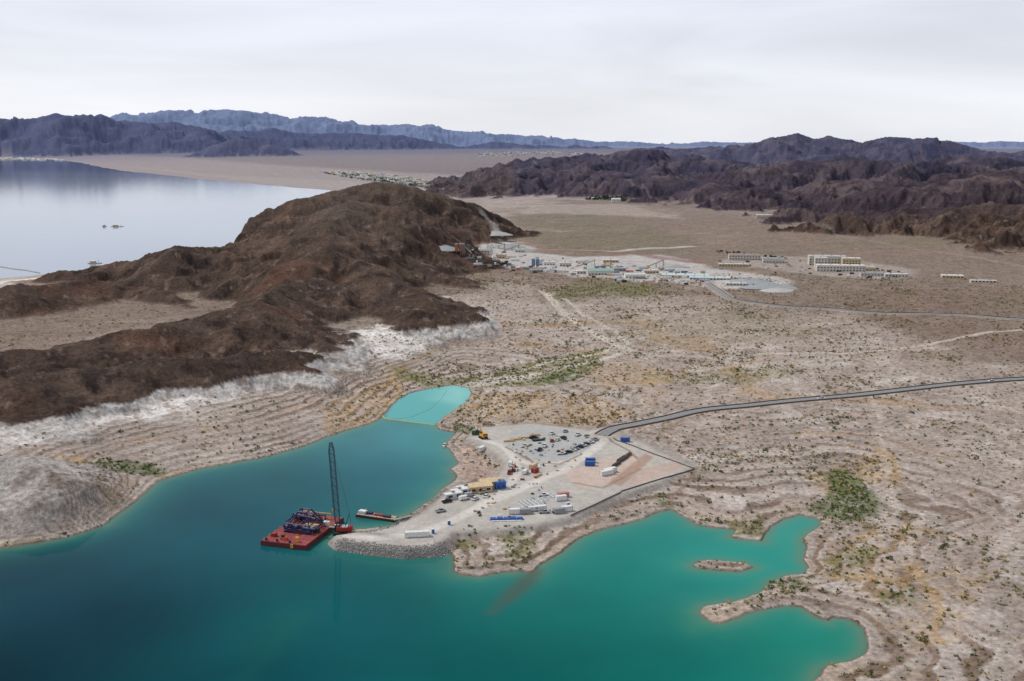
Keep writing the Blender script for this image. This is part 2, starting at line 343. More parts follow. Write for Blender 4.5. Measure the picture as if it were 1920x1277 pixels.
for q in (ROAD1,ROAD2):
    i=bb(q,14); s=8-line_d(Xf[i],Yf[i],q[::2]); Cf[i]+=(S(186,168,152)-Cf[i])*(sst(-1.5,1.5,s+2*n2f[i])*.7)[:,None]
wet=(1-sst(.0,.9,Z0))*(SD>0)*(Rg<2500)
Cf+= (S(108,92,80)-Cf)*(wet.ravel()*.75)[:,None]
C=Cf.reshape(C.shape)
hzf=1-np.exp(-np.maximum(Rg-2000,0)/9500.)  # distance haze painted into the terrain colours, bluer with radius
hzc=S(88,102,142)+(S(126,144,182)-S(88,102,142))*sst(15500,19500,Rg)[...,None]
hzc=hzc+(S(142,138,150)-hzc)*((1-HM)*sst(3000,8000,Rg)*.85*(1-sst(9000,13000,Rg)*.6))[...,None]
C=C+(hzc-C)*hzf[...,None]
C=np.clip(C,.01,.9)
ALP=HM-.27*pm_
print('col',time.time()-T0)
def raw_mesh(name,co,faces_flat,nv,cols=None,smooth=False,alpha=None):
    me=bpy.data.meshes.new(name); me.vertices.add(len(co)); me.vertices.foreach_set('co',np.asarray(co,np.float32).ravel())
    q=np.asarray(faces_flat,np.int32).ravel(); me.loops.add(q.size); me.loops.foreach_set('vertex_index',q)
    me.polygons.add(q.size//nv); me.polygons.foreach_set('loop_start',np.arange(0,q.size,nv,dtype=np.int32))
    if smooth: me.polygons.foreach_set('use_smooth',np.ones(q.size//nv,bool))
    me.update(calc_edges=True)
    if cols is not None:
        al=np.ones((len(co),1)) if alpha is None else alpha.reshape(-1,1)
        a=me.color_attributes.new('col','FLOAT_COLOR','POINT')
        a.data.foreach_set('color',np.concatenate([cols.reshape(-1,3),al],1).astype(np.float32).ravel())
    o=bpy.data.objects.new(name,me); bpy.context.collection.objects.link(o); return o
def grid_mesh(name,X,Y,Z,C,alpha=None):
    nr,nc=X.shape; idx=np.arange(nr*nc).reshape(nr,nc)
    q=np.stack([idx[:-1,:-1],idx[1:,:-1],idx[1:,1:],idx[:-1,1:]],-1).reshape(-1,4)[:, ::-1]
    return raw_mesh(name,np.stack([X.ravel(),Y.ravel(),Z.ravel()],1),q,4,C,True,alpha)
def newmat(name):
    m=bpy.data.materials.new(name); m.use_nodes=True; nt=m.node_tree
    for n in list(nt.nodes): nt.nodes.remove(n)
    o=nt.nodes.new('ShaderNodeOutputMaterial'); return m,nt,o
def nd(nt,t,**k):
    n=nt.nodes.new(t)
    for a,b in k.items(): setattr(n,a,b)
    return n
def terrain_mat():
    m,nt,o=newmat('desert_ground'); L=nt.links.new
    b=nd(nt,'ShaderNodeBsdfPrincipled'); b.inputs['Roughness'].default_value=.95; b.inputs['Specular IOR Level'].default_value=.1
    at=nd(nt,'ShaderNodeAttribute'); at.attribute_name='col'
    g=nd(nt,'ShaderNodeNewGeometry')
    n1_=nd(nt,'ShaderNodeTexNoise'); n1_.inputs['Scale'].default_value=.35; n1_.inputs['Detail'].default_value=6; n1_.inputs['Roughness'].default_value=.7
    n2_=nd(nt,'ShaderNodeTexNoise'); n2_.inputs['Scale'].default_value=.04; n2_.inputs['Detail'].default_value=9; n2_.inputs['Roughness'].default_value=.75
    L(g.outputs['Position'],n1_.inputs['Vector']); L(g.outputs['Position'],n2_.inputs['Vector'])
    r1=nd(nt,'ShaderNodeMapRange'); r1.inputs[1].default_value=.3; r1.inputs[2].default_value=.7; r1.inputs[3].default_value=.5; r1.inputs[4].default_value=1.46
    r2=nd(nt,'ShaderNodeMapRange'); r2.inputs[1].default_value=.3; r2.inputs[2].default_value=.7; r2.inputs[3].default_value=.78; r2.inputs[4].default_value=1.22
    L(n1_.outputs[0],r1.inputs[0]); L(n2_.outputs[0],r2.inputs[0])
    mu=nd(nt,'ShaderNodeMath',operation='MULTIPLY'); L(r1.outputs[0],mu.inputs[0]); L(r2.outputs[0],mu.inputs[1])
    fa=nd(nt,'ShaderNodeMath',operation='MULTIPLY_ADD',use_clamp=True); fa.inputs[1].default_value=2.4; fa.inputs[2].default_value=1.0; L(at.outputs['Alpha'],fa.inputs[0])
    mf=nd(nt,'ShaderNodeMix'); mf.data_type='FLOAT'; mf.inputs[2].default_value=1.0; L(fa.outputs[0],mf.inputs[0]); L(mu.outputs[0],mf.inputs[3])
    vm=nd(nt,'ShaderNodeVectorMath',operation='SCALE'); L(at.outputs['Color'],vm.inputs[0]); L(mf.outputs[0],vm.inputs['Scale'])
    L(vm.outputs[0],b.inputs['Base Color'])
    bp=nd(nt,'ShaderNodeBump'); bp.inputs['Strength'].default_value=.8; bp.inputs['Distance'].default_value=.6; L(n1_.outputs[0],bp.inputs['Height'])
    bd=nd(nt,'ShaderNodeMath',operation='MULTIPLY_ADD'); bd.inputs[1].default_value=12; bd.inputs[2].default_value=4; L(at.outputs['Alpha'],bd.inputs[0])
    bp2=nd(nt,'ShaderNodeBump'); bp2.inputs['Strength'].default_value=.8; L(bd.outputs[0],bp2.inputs['Distance']); L(n2_.outputs[0],bp2.inputs['Height']); L(bp.outputs[0],bp2.inputs['Normal'])
    L(bp2.outputs[0],b.inputs['Normal']); L(b.outputs[0],o.inputs[0]); return m
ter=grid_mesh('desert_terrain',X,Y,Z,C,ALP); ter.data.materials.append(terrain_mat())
# ---------- water
wr_=np.array([2,20,60,120,180,225]+list(RR[::2])); wp=np.concatenate([fin[::2],np.radians(np.linspace(30,331.4,80))])
Rw,Pw=np.meshgrid(wr_,wp,indexing='ij'); Xw=Rw*np.sin(Pw); Yw=Rw*np.cos(Pw)
sdw=np.full(Xw.shape,2000.); q=(Rw<1700)&(np.cos(Pw)>.3)
a_=poly_sd(Xw[q],Yw[q],NW); b_=-poly_sd(Xw[q],Yw[q],isl); sdw[q]=np.minimum(a_,b_)
sdw=np.abs(sdw)
wn=fbm(Xw,Yw,90,4,600)*np.where(Rw<1500,1,0)
pts=[((0,1277),(3,36,54)),((200,1150),(5,50,68)),((450,1000),(18,82,96)),((500,1277),(8,74,84)),((700,1150),(10,88,96)),((700,900),(34,104,116)),((760,830),(54,128,136)),((900,1277),(6,88,90)),((1100,1150),(12,112,104)),((1250,1050),(22,128,118)),((1400,1040),(32,146,134)),((1500,990),(42,156,144)),((1500,1200),(22,136,116)),((1250,1230),(6,102,94)),((300,960),(16,72,88)),((60,1060),(8,50,66)),((1150,1010),(38,138,132)),((1000,1120),(18,108,102)),((550,900),(28,92,102))]
num=0; den=0
for (uv,c) in pts:
    w=onz([uv])[0]; d2=(Xw-w[0])**2+(Yw-w[1])**2+900; wt=1/d2**1.3; num=num+wt[...,None]*S(*c); den=den+wt
CW=num/den[...,None]
CW=CW*(1+.3*wn[...,None])*.93
shal=np.exp(-sdw/11)*(Rw<1500); CW=mix(CW,S(66,148,130),shal*.5)
shal=np.exp(-sdw/2.5)*(Rw<1500); CW=mix(CW,S(112,120,98),shal*.6)
def wpatch(px,col,a,soft,nz=0):
    global CW
    w=onz(px); s=poly_sd(Xw,Yw,w); CW=mix(CW,col,sst(-soft,soft,s+nz*wn)*a)
wpatch([(700,800),(722,784),(812,797),(850,810),(830,850),(740,840)],S(60,142,146),.4,16)
wpatch([(722,784),(740,750),(800,715),(900,715),(890,760),(812,797)],S(80,170,168),.95,2.5)
wpatch([(800,715),(900,715),(885,765),(850,775),(830,745)],S(136,202,192),.75,14,24)
wpatch([(1010,1070),(1000,1095),(960,1125),(925,1152),(915,1150),(950,1110),(985,1078)],S(76,88,78),.75,5,8)
wpatch([(1300,1150),(1340,1175),(1300,1190),(1280,1170)],S(70,130,100),.4,8)
wpatch([(545,1165),(500,1200),(440,1277),(480,1277),(530,1215)],S(38,104,84),.3,14,30)
wpatch([(850,1040),(760,1045),(640,1030),(620,1040),(760,1060),(860,1085)],S(54,112,104),.5,6)
farm=sst(1000,1400,Rw); CW=mix(CW,S(150,160,174),farm)  # far lake: pale sky reflection painted into the base colour
st=fbm(Xw/4,Yw*1.0,500,4,650); CW=mix(CW,S(56,84,130),farm*sst(5500,8500,Rw+1800*st)*.75)  # mountain reflections painted as dark blue streaks near the far shore
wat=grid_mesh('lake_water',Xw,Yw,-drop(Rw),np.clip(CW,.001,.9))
m,nt,o=newmat('lake_water'); L=nt.links.new
at=nd(nt,'ShaderNodeAttribute'); at.attribute_name='col'
df=nd(nt,'ShaderNodeBsdfDiffuse'); gl=nd(nt,'ShaderNodeBsdfGlossy'); gl.inputs['Roughness'].default_value=.06; gl.inputs['Color'].default_value=(.95,.97,1,1)
lw=nd(nt,'ShaderNodeLayerWeight'); pw=nd(nt,'ShaderNodeMath',operation='POWER'); pw.inputs[1].default_value=7.5
g=nd(nt,'ShaderNodeNewGeometry'); no=nd(nt,'ShaderNodeTexNoise'); no.inputs['Scale'].default_value=.25; no.inputs['Detail'].default_value=4
bp=nd(nt,'ShaderNodeBump'); bp.inputs['Strength'].default_value=.3; bp.inputs['Distance'].default_value=.15
L(g.outputs['Position'],no.inputs['Vector']); L(no.outputs[0],bp.inputs['Height']); L(bp.outputs[0],gl.inputs['Normal'])
mx_=nd(nt,'ShaderNodeMixShader'); L(lw.outputs['Facing'],pw.inputs[0]); L(pw.outputs[0],mx_.inputs[0]); L(at.outputs['Color'],df.inputs[0]); L(df.outputs[0],mx_.inputs[1]); L(gl.outputs[0],mx_.inputs[2]); L(mx_.outputs[0],o.inputs[0])
wat.data.materials.append(m)
print('water',time.time()-T0)
#==OBJECTS==
MC={}
def M(name,c,rough=.7,metal=0):
    if name in MC: return MC[name]
    m,nt,o=newmat(name); L=nt.links.new
    b=nd(nt,'ShaderNodeBsdfPrincipled'); b.inputs['Roughness'].default_value=rough; b.inputs['Metallic'].default_value=metal
    t=nd(nt,'ShaderNodeTexCoord'); n=nd(nt,'ShaderNodeTexNoise'); n.inputs['Scale'].default_value=.8; n.inputs['Detail'].default_value=5; L(t.outputs['Object'],n.inputs['Vector'])
    r=nd(nt,'ShaderNodeMapRange'); r.inputs[1].default_value=.3; r.inputs[2].default_value=.7; r.inputs[3].default_value=.78; r.inputs[4].default_value=1.15; L(n.outputs[0],r.inputs[0])
    v=nd(nt,'ShaderNodeVectorMath',operation='SCALE'); v.inputs[0].default_value=tuple(S(*c)); L(r.outputs[0],v.inputs['Scale']); L(v.outputs[0],b.inputs['Base Color']); L(b.outputs[0],o.inputs[0])
    MC[name]=m; return m
def AM(name,rough=.9):
    if name in MC: return MC[name]
    m,nt,o=newmat(name); b=nd(nt,'ShaderNodeBsdfPrincipled'); b.inputs['Roughness'].default_value=rough; b.inputs['Specular IOR Level'].default_value=.15
    at=nd(nt,'ShaderNodeAttribute'); at.attribute_name='col'; nt.links.new(at.outputs['Color'],b.inputs['Base Color']); nt.links.new(b.outputs[0],o.inputs[0]); MC[name]=m; return m
class B:
    def __init__(s): s.v=[]; s.f=[]; s.m=[]; s.mats=[]
    def mi(s,m):
        if m not in s.mats: s.mats.append(m)
        return s.mats.index(m)
    def add(s,vs,fs,m):
        o=len(s.v); s.v+=[tuple(x) for x in vs]; k=s.mi(m)
        for f in fs: s.f.append([o+i for i in f]); s.m.append(k)
    def box(s,x,y,z,sx,sy,sz,m,r=0,tx=1,ty=1):
        c,n=math.cos(r),math.sin(r); vs=[]
        for zz,ax,ay in ((z,1,1),(z+sz,tx,ty)):
            for a,b in ((-1,-1),(1,-1),(1,1),(-1,1)):
                X_,Y_=a*sx/2*ax,b*sy/2*ay; vs.append((x+X_*c-Y_*n,y+X_*n+Y_*c,zz))
        s.add(vs,[(3,2,1,0),(4,5,6,7),(0,1,5,4),(1,2,6,5),(2,3,7,6),(3,0,4,7)],m)
    def beam(s,p,q,w,m,n=4):
        p=Vector(p); q=Vector(q); d=(q-p).normalized(); a=d.orthogonal().normalized(); b=d.cross(a); vs=[]
        for e in (p,q):
            for i in range(n):
                t=2*math.pi*(i+.5)/n; vs.append(e+(a*math.cos(t)+b*math.sin(t))*w*.7)
        s.add(vs,[tuple(range(n))[::-1],tuple(range(n,2*n))]+[(i,(i+1)%n,n+(i+1)%n,n+i) for i in range(n)],m)
    def cyl(s,x,y,z,r,h,m,n=12,r2=None):
        r2=r if r2 is None else r2; vs=[(x+R_*math.cos(2*math.pi*i/n),y+R_*math.sin(2*math.pi*i/n),Z_) for R_,Z_ in ((r,z),(max(r2,.01),z+h)) for i in range(n)]
        s.add(vs,[tuple(range(n))[::-1],tuple(range(n,2*n))]+[(i,(i+1)%n,n+(i+1)%n,n+i) for i in range(n)],m)
    def prof(s,pr,y0,y1,m):
        n=len(pr); vs=[(a,y0,b) for a,b in pr]+[(a,y1,b) for a,b in pr]
        s.add(vs,[tuple(range(n)),tuple(range(n,2*n))[::-1]]+[(i,n+i,n+(i+1)%n,(i+1)%n) for i in range(n)],m)
    def mesh(s,name):
        me=bpy.data.meshes.new(name); me.from_pydata(s.v,[],s.f)
        for m in s.mats: me.materials.append(m)
        me.polygons.foreach_set('material_index',s.m); me.update(); return me
    def obj(s,name,loc=(0,0,0),rot=0,parent=None):
        return place(s.mesh(name),name,loc,rot,parent)
def place(me,name,loc,rot=0,parent=None):
    o=bpy.data.objects.new(name,me); o.location=loc; o.rotation_euler=(0,0,rot); bpy.context.collection.objects.link(o)
    if parent: o.parent=parent
    return o
def H1(u,v): 
    a=hit([(u,v)])[0]; return a
WHT=M('white_paint',(226,226,223)); GRY=M('grey_metal',(150,152,154),.5); DRK=M('dark_steel',(44,46,50),.5); NAV=M('navy_steel',(32,44,92),.45); RED=M('red_paint',(150,42,38),.5)
BLU=M('blue_paint',(34,92,168),.5); TAN=M('tan_panel',(205,182,146)); YEL=M('yellow_paint',(214,156,52),.5); GLS=M('dark_glass',(34,40,48),.1); TYR=M('rubber',(26,26,28),.9); ORG=M('orange_paint',(190,98,58),.5); GRN=M('green_paint',(60,92,66),.6)
ASP=M('asphalt',(132,132,136),.9); LIN=M('lane_line',(200,190,150),.8); GUA=M('guard_barrier',(96,90,88),.8)
def ribbon(q,wd,mat,name,off=.25,lat=0,parent=None):
    d=np.gradient(q[:,:2],axis=0); d/=np.linalg.norm(d,axis=1)[:,None]+1e-9; nrm=np.stack([-d[:,1],d[:,0]],1)
    co=[]; ks=np.linspace(-wd/2,wd/2,5)+lat
    for k_ in ks: co.append(np.concatenate([q[:,:2]+nrm*k_,(q[:,2]+off)[:,None]],1))
    co=np.stack(co,1); nn=len(q); idx=np.arange(nn*5).reshape(nn,5)
    f=np.stack([idx[:-1,:-1],idx[:-1,1:],idx[1:,1:],idx[1:,:-1]],-1)[:, :, ::-1]
    o=raw_mesh(name,co.reshape(-1,3),f.reshape(-1,4),4,smooth=True); o.data.materials.append(mat)
    if parent: o.parent=parent
    return o
def barrier(q,lat,h,name,off=.2,th=.3,mat=GUA):
    d=np.gradient(q[:,:2],axis=0); d/=np.linalg.norm(d,axis=1)[:,None]+1e-9; nrm=np.stack([-d[:,1],d[:,0]],1)
    b=B(); p=q[:,:2]+nrm*lat
    for i in range(len(p)-1):
        z0,z1=q[i,2]+off-.3,q[i+1,2]+off-.3; n_=nrm[i]*th/2
        A=p[i];C_=p[i+1]
        vs=[(A[0]-n_[0],A[1]-n_[1],z0),(C_[0]-n_[0],C_[1]-n_[1],z1),(C_[0]+n_[0],C_[1]+n_[1],z1),(A[0]+n_[0],A[1]+n_[1],z0)]
        vs+=[(a[0],a[1],a[2]+h+.3) for a in vs]
        b.add(vs,[(4,5,6,7),(0,1,5,4),(2,3,7,6)],mat)
    return b.obj(name)
for q,wd in ((ROAD1,8.0),(ROAD2,7.0)):
    r=ribbon(q,wd,ASP,'asphalt_road'); ribbon(q,.25,LIN,'centre_line',.256,0,r)
    ribbon(q,.2,WHT,'edge_line_1',.256,wd/2-.5,r); ribbon(q,.2,WHT,'edge_line_2',.256,-wd/2+.5,r)
barrier(ROAD1,5.0,.6,'guardrail'); barrier(ROAD1,-5.0,.8,'guardrail'); barrier(ROAD2,-4.4,.6,'guardrail')
# vehicles
def car_mesh(kind,paint):
    b=B(); w=.95
    if kind=='pickup_truck':
        b.prof([(-2.7,.45),(2.7,.45),(2.75,.95),(1.5,1.15),(-.4,1.15),(-.45,.8),(-2.6,.8),(-2.7,1.15)],-w,w,paint)
        b.box(-1.55,-.88,.8,2.2,.12,.35,paint); b.box(-1.55,.88,.8,2.2,.12,.35,paint)
        b.prof([(-.4,1.15),(1.5,1.15),(.9,1.72),(-.25,1.76)],-.82,.82,GLS); b.box(.3,0,1.76,1.2,1.6,.06,paint)
        xs=(-1.8,1.8)
    elif kind=='parked_van':
        b.prof([(-2.7,.4),(2.7,.4),(2.75,1.0),(2.2,1.3),(1.7,2.15),(-2.65,2.2)],-w,w,paint)
        b.prof([(2.28,1.3),(1.78,2.05),(1.2,2.05),(1.2,1.3)],-w-.01,w+.01,GLS); xs=(-1.7,1.8)
    else:
        b.prof([(-2.3,.4),(2.3,.4),(2.35,.8),(1.3,1.0),(-1.7,1.02),(-2.35,.95)],-w,w,paint)
        b.prof([(-1.8,1.0),(1.3,1.0),(.6,1.5),(-1.2,1.52)],-.8,.8,GLS); b.box(-.3,0,1.52,1.7,1.5,.06,paint); xs=(-1.45,1.45)
    for x in xs:
        for y in (-.9,.9): b.beam((x,y-.12,.36),(x,y+.12,.36),.5,TYR,10)
    return b.mesh(kind)
PC=[WHT,M('silver_paint',(170,172,176),.35,.3),M('black_paint',(26,26,30),.3),M('dark_blue_paint',(24,36,78),.35),RED,M('beige_paint',(190,178,156),.4)]
VM={}
def vehicle(kind,u,v,r,pi,s=1.0):
    if (kind,pi) not in VM: VM[(kind,pi)]=car_mesh(kind,PC[pi])
    p=H1(u,v); o=place(VM[(kind,pi)],kind,(p[0],p[1],hz(p[0],p[1])+.06),r); o.scale=(s,s,s)
ra=math.radians
for i,(k_,u,v,r,c) in enumerate([('pickup_truck',1000,822,30,2),('pickup_truck',1034,815,60,0),('parked_car',1047,849,80,3),('pickup_truck',1072,846,20,0),('parked_car',1079,843,20,1),('pickup_truck',1086,840,20,3),('parked_car',1093,837,20,0),('parked_car',1099,834,20,2),('pickup_truck',1106,831,20,0),('parked_car',1060,810,70,1),('pickup_truck',1021,838,75,0),('parked_car',1035,828,80,4),('pickup_truck',983,838,40,0),('parked_van',870,937,35,0),('parked_car',891,937,60,0),('pickup_truck',838,942,40,2),('parked_van',957,872,80,0),('pickup_truck',955,888,85,4),('pickup_truck',958,880,85,0),('parked_car',1057,822,60,2),('pickup_truck',1083,817,60,0),('parked_car',1100,819,60,1),('pickup_truck',1018,930,20,0),('parked_van',1000,958,0,0),('pickup_truck',1020,962,10,1),('parked_car',1044,962,30,2),('pickup_truck',905,925,40,5),('parked_car',1860,716,8,0),('pickup_truck',1540,749,8,0),('pickup_truck',826,960,35,1),('parked_van',985,888,70,0),('pickup_truck',1052,852,25,0),('parked_car',1066,849,20,2),('parked_car',1045,826,70,0),('pickup_truck',1115,826,30,1),('parked_van',880,931,30,1),('parked_car',912,932,60,0),('pickup_truck',1012,845,70,3)]):
    vehicle(k_,u,v,ra(r),c,1.1)
def container_mesh(L_,mat,w=2.5,h=2.6):
    b=B(); b.box(0,0,.15,L_,w,h,mat)
    n=int(L_/.6)
    for i in range(n):
        x=-L_/2+(i+.5)*L_/n
        for s_ in (-1,1): b.box(x,s_*(w/2+.03),.3,.28,.06,h-.3,mat)
    for x in (-L_/2,L_/2):
        for y in (-w/2,w/2): b.box(x,y,.1,.16,.16,h+.1,GRY)
    b.box(L_/2+.03,-.6,.3,.06,1.1,h-.3,mat); b.box(L_/2+.03,.6,.3,.06,1.1,h-.3,mat)
    return b.mesh('shipping_container')
cm={}
def container(u,v,r,L_,mat,name='shipping_container'):
    k_=(L_,mat.name)
    if k_ not in cm: cm[k_]=container_mesh(L_,mat)
    p=H1(u,v); place(cm[k_],name,(p[0],p[1],hz(p[0],p[1])+.02),ra(r))
for u,v,r,L_,m in [(782,1006,8,12,WHT),(1106,873,0,6,BLU),(1107,867,0,6,BLU),(1138,890,35,9,WHT),(1143,886,35,9,WHT),(893,815,5,6,GRN),(1052,938,20,6,WHT),(1056,932,20,6,M('faded_red',(196,130,116))),(1013,957,15,6,WHT),(985,963,10,6,GRY),(965,963,5,6,WHT),(903,845,60,6,WHT),(1000,878,60,6,TAN),(1172,828,0,6,BLU),(1003,886,50,4,RED),(1048,962,20,6,GRY),(1062,958,20,6,WHT)]: container(u,v,r,L_,m)
def building(name,u,v,Lx,Ly,h,r,wall,roof,kind='flat',win=True):
    p=H1(u,v)
    e=bpy.data.objects.new(name,None); e.empty_display_size=1; e.location=(p[0],p[1],hz(p[0],p[1])-.1); e.rotation_euler=(0,0,ra(r)); bpy.context.collection.objects.link(e)
    b=B(); b.box(0,0,-1.5,Lx,Ly,h+1.5,wall)
    if kind=='gable':
        g=Ly*.16; b.add([(-Lx/2,-Ly/2,h),(-Lx/2,Ly/2,h),(-Lx/2,0,h+g),(Lx/2,-Ly/2,h),(Lx/2,Ly/2,h),(Lx/2,0,h+g)],[(0,2,1),(3,4,5)],wall)
    b.obj('walls',parent=e)
    b=B()
    if kind=='gable':
        o_=.4
        for s_ in (-1,1):
            vs=[(-Lx/2-o_,s_*(Ly/2+o_),h-.1),(Lx/2+o_,s_*(Ly/2+o_),h-.1),(Lx/2+o_,0,h+g+.08),(-Lx/2-o_,0,h+g+.08)]; vs+=[(a,c,d+.12) for a,c,d in vs]
            b.add(vs,[(0,1,2,3),(4,5,6,7),(0,1,5,4),(1,2,6,5),(2,3,7,6),(3,0,4,7)],roof)
    else:
        b.box(0,0,h+.003,Lx+.5,Ly+.5,.3,roof)
        for i in range(max(1,int(Lx/12))): b.box(-Lx/2+(i+.5)*Lx/max(1,int(Lx/12)),Ly*.1,h+.3,1.6,1.2,1,GRY)
    b.obj('roof',parent=e)
    if win:
        b=B(); n=max(2,int(Lx/4)); fl=max(1,int(h/3.5))
        for j in range(fl):
            for i in range(n):
                x=-Lx/2+(i+.5)*Lx/n
                for s_ in (-1,1): b.box(x,s_*(Ly/2+.02),1.1+j*3.4,Lx/n*.5,.08,1.3,GLS)
        b.obj('windows',parent=e)
    b=B(); b.box(Lx/2+.03,0,0,.1,min(3,Ly*.4),min(3,h*.8),GRY); b.obj('door',parent=e)
    return e
TR_=M('tan_roof',(222,196,156))
building('site_office',899,920,13,7,3.6,18,TAN,TR_,'gable'); building('site_office',918,913,12,7,4.2,18,TAN,TR_,'gable')
for u,v,r in [(850,934,30),(862,927,30),(873,921,30)]: building('office_trailer',u,v,10,3.2,3,r,M('trailer_wall',(196,198,200)),WHT)
building('storage_shed',937,915,6,4.5,4,20,BLU,BLU)
p=H1(950,974); b=B(); 
for i in range(5): b.box(-7+i*3.5,0,0,3.3,3.2,1.0+.3*(i%2),BLU,0,.85,.8)
b.box(0,-2.8,0,16,.8,.5,WHT); b.obj('tarp_covered_supplies',(p[0],p[1],hz(p[0],p[1])),ra(3))
for (u,v,nx,ny) in [(994,941,5,3),(1030,928,3,2),(1020,934,2,2)]:
    p=H1(u,v); b=B()
    for i in range(nx):
        for j in range(ny): b.box((i-nx/2)*2.4,(j-ny/2)*3.4,0,2.1,3,.35,WHT); b.box((i-nx/2)*2.4,(j-ny/2)*3.4,.353,1.6,2.5,.05,GRY)
    b.obj('precast_slab_stack',(p[0],p[1],hz(p[0],p[1])),ra(25))
def stack(name,u,v,r,L_,n,mat,cyl=True,rad=.45):
    p=H1(u,v); b=B()
    for l in range(2):
        for i in range(n-l):
            y=(i-(n-l)/2+.5)*rad*2.1
            if cyl: b.beam((-L_/2,y,rad+l*rad*1.8),(L_/2,y,rad+l*rad*1.8),rad*1.4,mat,8)
            else: b.box(random.uniform(-.4,.4),y,l*rad*1.6,L_,rad*2,rad*1.5,mat)
    b.obj(name,(p[0],p[1],hz(p[0],p[1])+.02),ra(r))
RST=M('rust',(116,78,60))
stack('pipe_stack',1167,862,62,11,4,M('pipe_grey',(84,78,76))); stack('pipe_stack',1176,856,62,10,3,RST); stack('pipe_stack',1156,872,62,9,3,M('pipe_grey',(84,78,76)))
LUM=M('lumber',(200,168,122))
for u,v,r in [(955,828,12),(968,825,12),(982,822,12),(1003,817,12),(1008,893,60)]: stack('lumber_stack',u,v,r,7,3,LUM,False,.35)
stack('steel_beam_stack',1010,826,20,8,5,DRK,False,.3); stack('steel_beam_stack',975,960,10,7,4,RST,False,.3)
for u,v in [(842,984),(812,1000),(1066,950)]:
    p=H1(u,v); b=B(); b.box(0,0,.1,1.2,1.2,2.1,BLU); b.box(0,0,2.2,1.3,1.3,.2,WHT,0,.8,.8); b.box(.62,0,.2,.05,.8,1.8,GRY); b.obj('portable_toilet',(p[0],p[1],hz(p[0],p[1])),ra(20))
def excavator(u,v,r,col,s=1.0,name='excavator'):
    p=H1(u,v); b=B()
    for y in (-1.2,1.2): b.box(0,y,0,4.2,.6,.9,TYR,0,.85,1)
    b.box(0,0,.9,2,2,.3,DRK); b.box(-.5,0,1.2,3.6,2.6,1.3,col); b.box(.9,.8,1.2,1.3,.95,1.9,GLS); b.box(-1.9,0,1.3,.8,2.5,1.2,DRK)
    b.beam((.8,-.3,1.8),(4.2,-.3,5.2),.5,col); b.beam((4.2,-.3,5.2),(6.6,-.3,2.6),.4,col); b.beam((1.6,-.3,1.6),(3.4,-.3,4.2),.18,DRK); b.box(6.6,-.3,1.2,1.0,1.1,1.3,DRK,0,.7,1)
    o=b.obj(name,(p[0],p[1],hz(p[0],p[1])+.03),ra(r)); o.scale=(s,s,s)
excavator(906,822,120,YEL,1.4); excavator(963,884,80,ORG,.8)
# loose site material: pallets, crates, spools
rs_=random.Random(11); pads=onz([(960,812),(1120,822),(1090,850),(1080,880),(1000,900),(1050,925),(1070,950),(960,975),(870,965),(900,935),(950,905)],4.5); b=B(); cnt=0
while cnt<110:
    x,y=rs_.uniform(pads[:,0].min(),pads[:,0].max()),rs_.uniform(pads[:,1].min(),pads[:,1].max())
    if poly_sd(np.array([x]),np.array([y]),pads)[0]<0: continue
    cnt+=1; z=float(hz(x,y)); b.box(x,y,z,rs_.uniform(.6,2.6),rs_.uniform(.6,1.6),rs_.uniform(.3,1.2),rs_.choice([WHT,GRY,TAN,LUM,RST,DRK,WHT,GRY,GRY]),rs_.uniform(0,3),.9,.9)
b.obj('building_materials')
FEN=M('fence_fabric',(100,88,80),.9)
for px in ([(1150,822),(1180,834),(1215,848),(1260,864),(1302,879)],[(1302,880),(1270,890),(1225,903),(1165,922)],[(1165,923),(1120,945),(1070,968)]):
    q=path(px,4,1); q[:,2]=hz(q[:,0],q[:,1]); barrier(q,0,.7,'site_fence',.0,.12,FEN)
# barge
cs=onz([(497,1013),(600,1033),(632,966),(545,958)],2.5); cx,cy=cs.mean(0); BL,BW,br=25.,43.,ra(-17)
e=bpy.data.objects.new('construction_barge',None); e.location=(cx,cy,0); e.rotation_euler=(0,0,br); bpy.context.collection.objects.link(e)
DK=M('barge_deck_red',(138,56,60),.7); DK2=M('barge_hull_red',(92,34,38),.6); b=B()
b.box(0,0,-1,BL,BW,3.2,DK2); b.box(0,0,2.203,BL-.4,BW-.4,.3,DK); b.obj('hull',parent=e); b=B()
for i in range(4):
    for j in range(6): b.box((i-1.5)*BL/4,(j-2.5)*BW/6,2.506,BL/4-.5,BW/6-.5,.05,M('barge_plate',(150,66,68),.7) if (i+j)%2 else DK)
for i in range(8):
    for s_ in (-1,1): b.cyl(s_*(BL/2-.6),(i-3.5)*BW/8,2.5,.25,.7,YEL,8)
b.obj('deck_plates',parent=e); b=B(); z0=2.6
q4=[(-9,-7),(9,-7),(9,7),(-9,7)]
for (a,c) in zip(q4,q4[1:]+q4[:1]): b.beam((*a,z0+1),(*c,z0+1),1.0,NAV); b.beam((*a,z0+4.5),(*c,z0+4.5),.5,NAV)
ap=[(-3,-2),(3,-2),(3,2),(-3,2)]
for a,c in zip(q4,ap): b.beam((*a,z0),(*c,z0+9),.7,NAV); b.beam((*a,z0),(*a,z0+4.6),.6,NAV)
for a,c in zip(ap,ap[1:]+ap[:1]): b.beam((*a,z0+9),(*c,z0+9),.6,NAV)
for a,c in ((0,1),(1,0),(2,3),(3,2)): b.beam((*q4[a],z0+1),(*q4[c],z0+4.5),.35,NAV)
b.beam((-12,-4,z0+1.5),(12,-6,z0+2.2),1.1,NAV,10); b.beam((-11,3,z0+5),(10,-3,z0+6.5),.9,NAV,10); b.beam((0,-9,z0+3),(1,9,z0+4),.8,NAV,8)
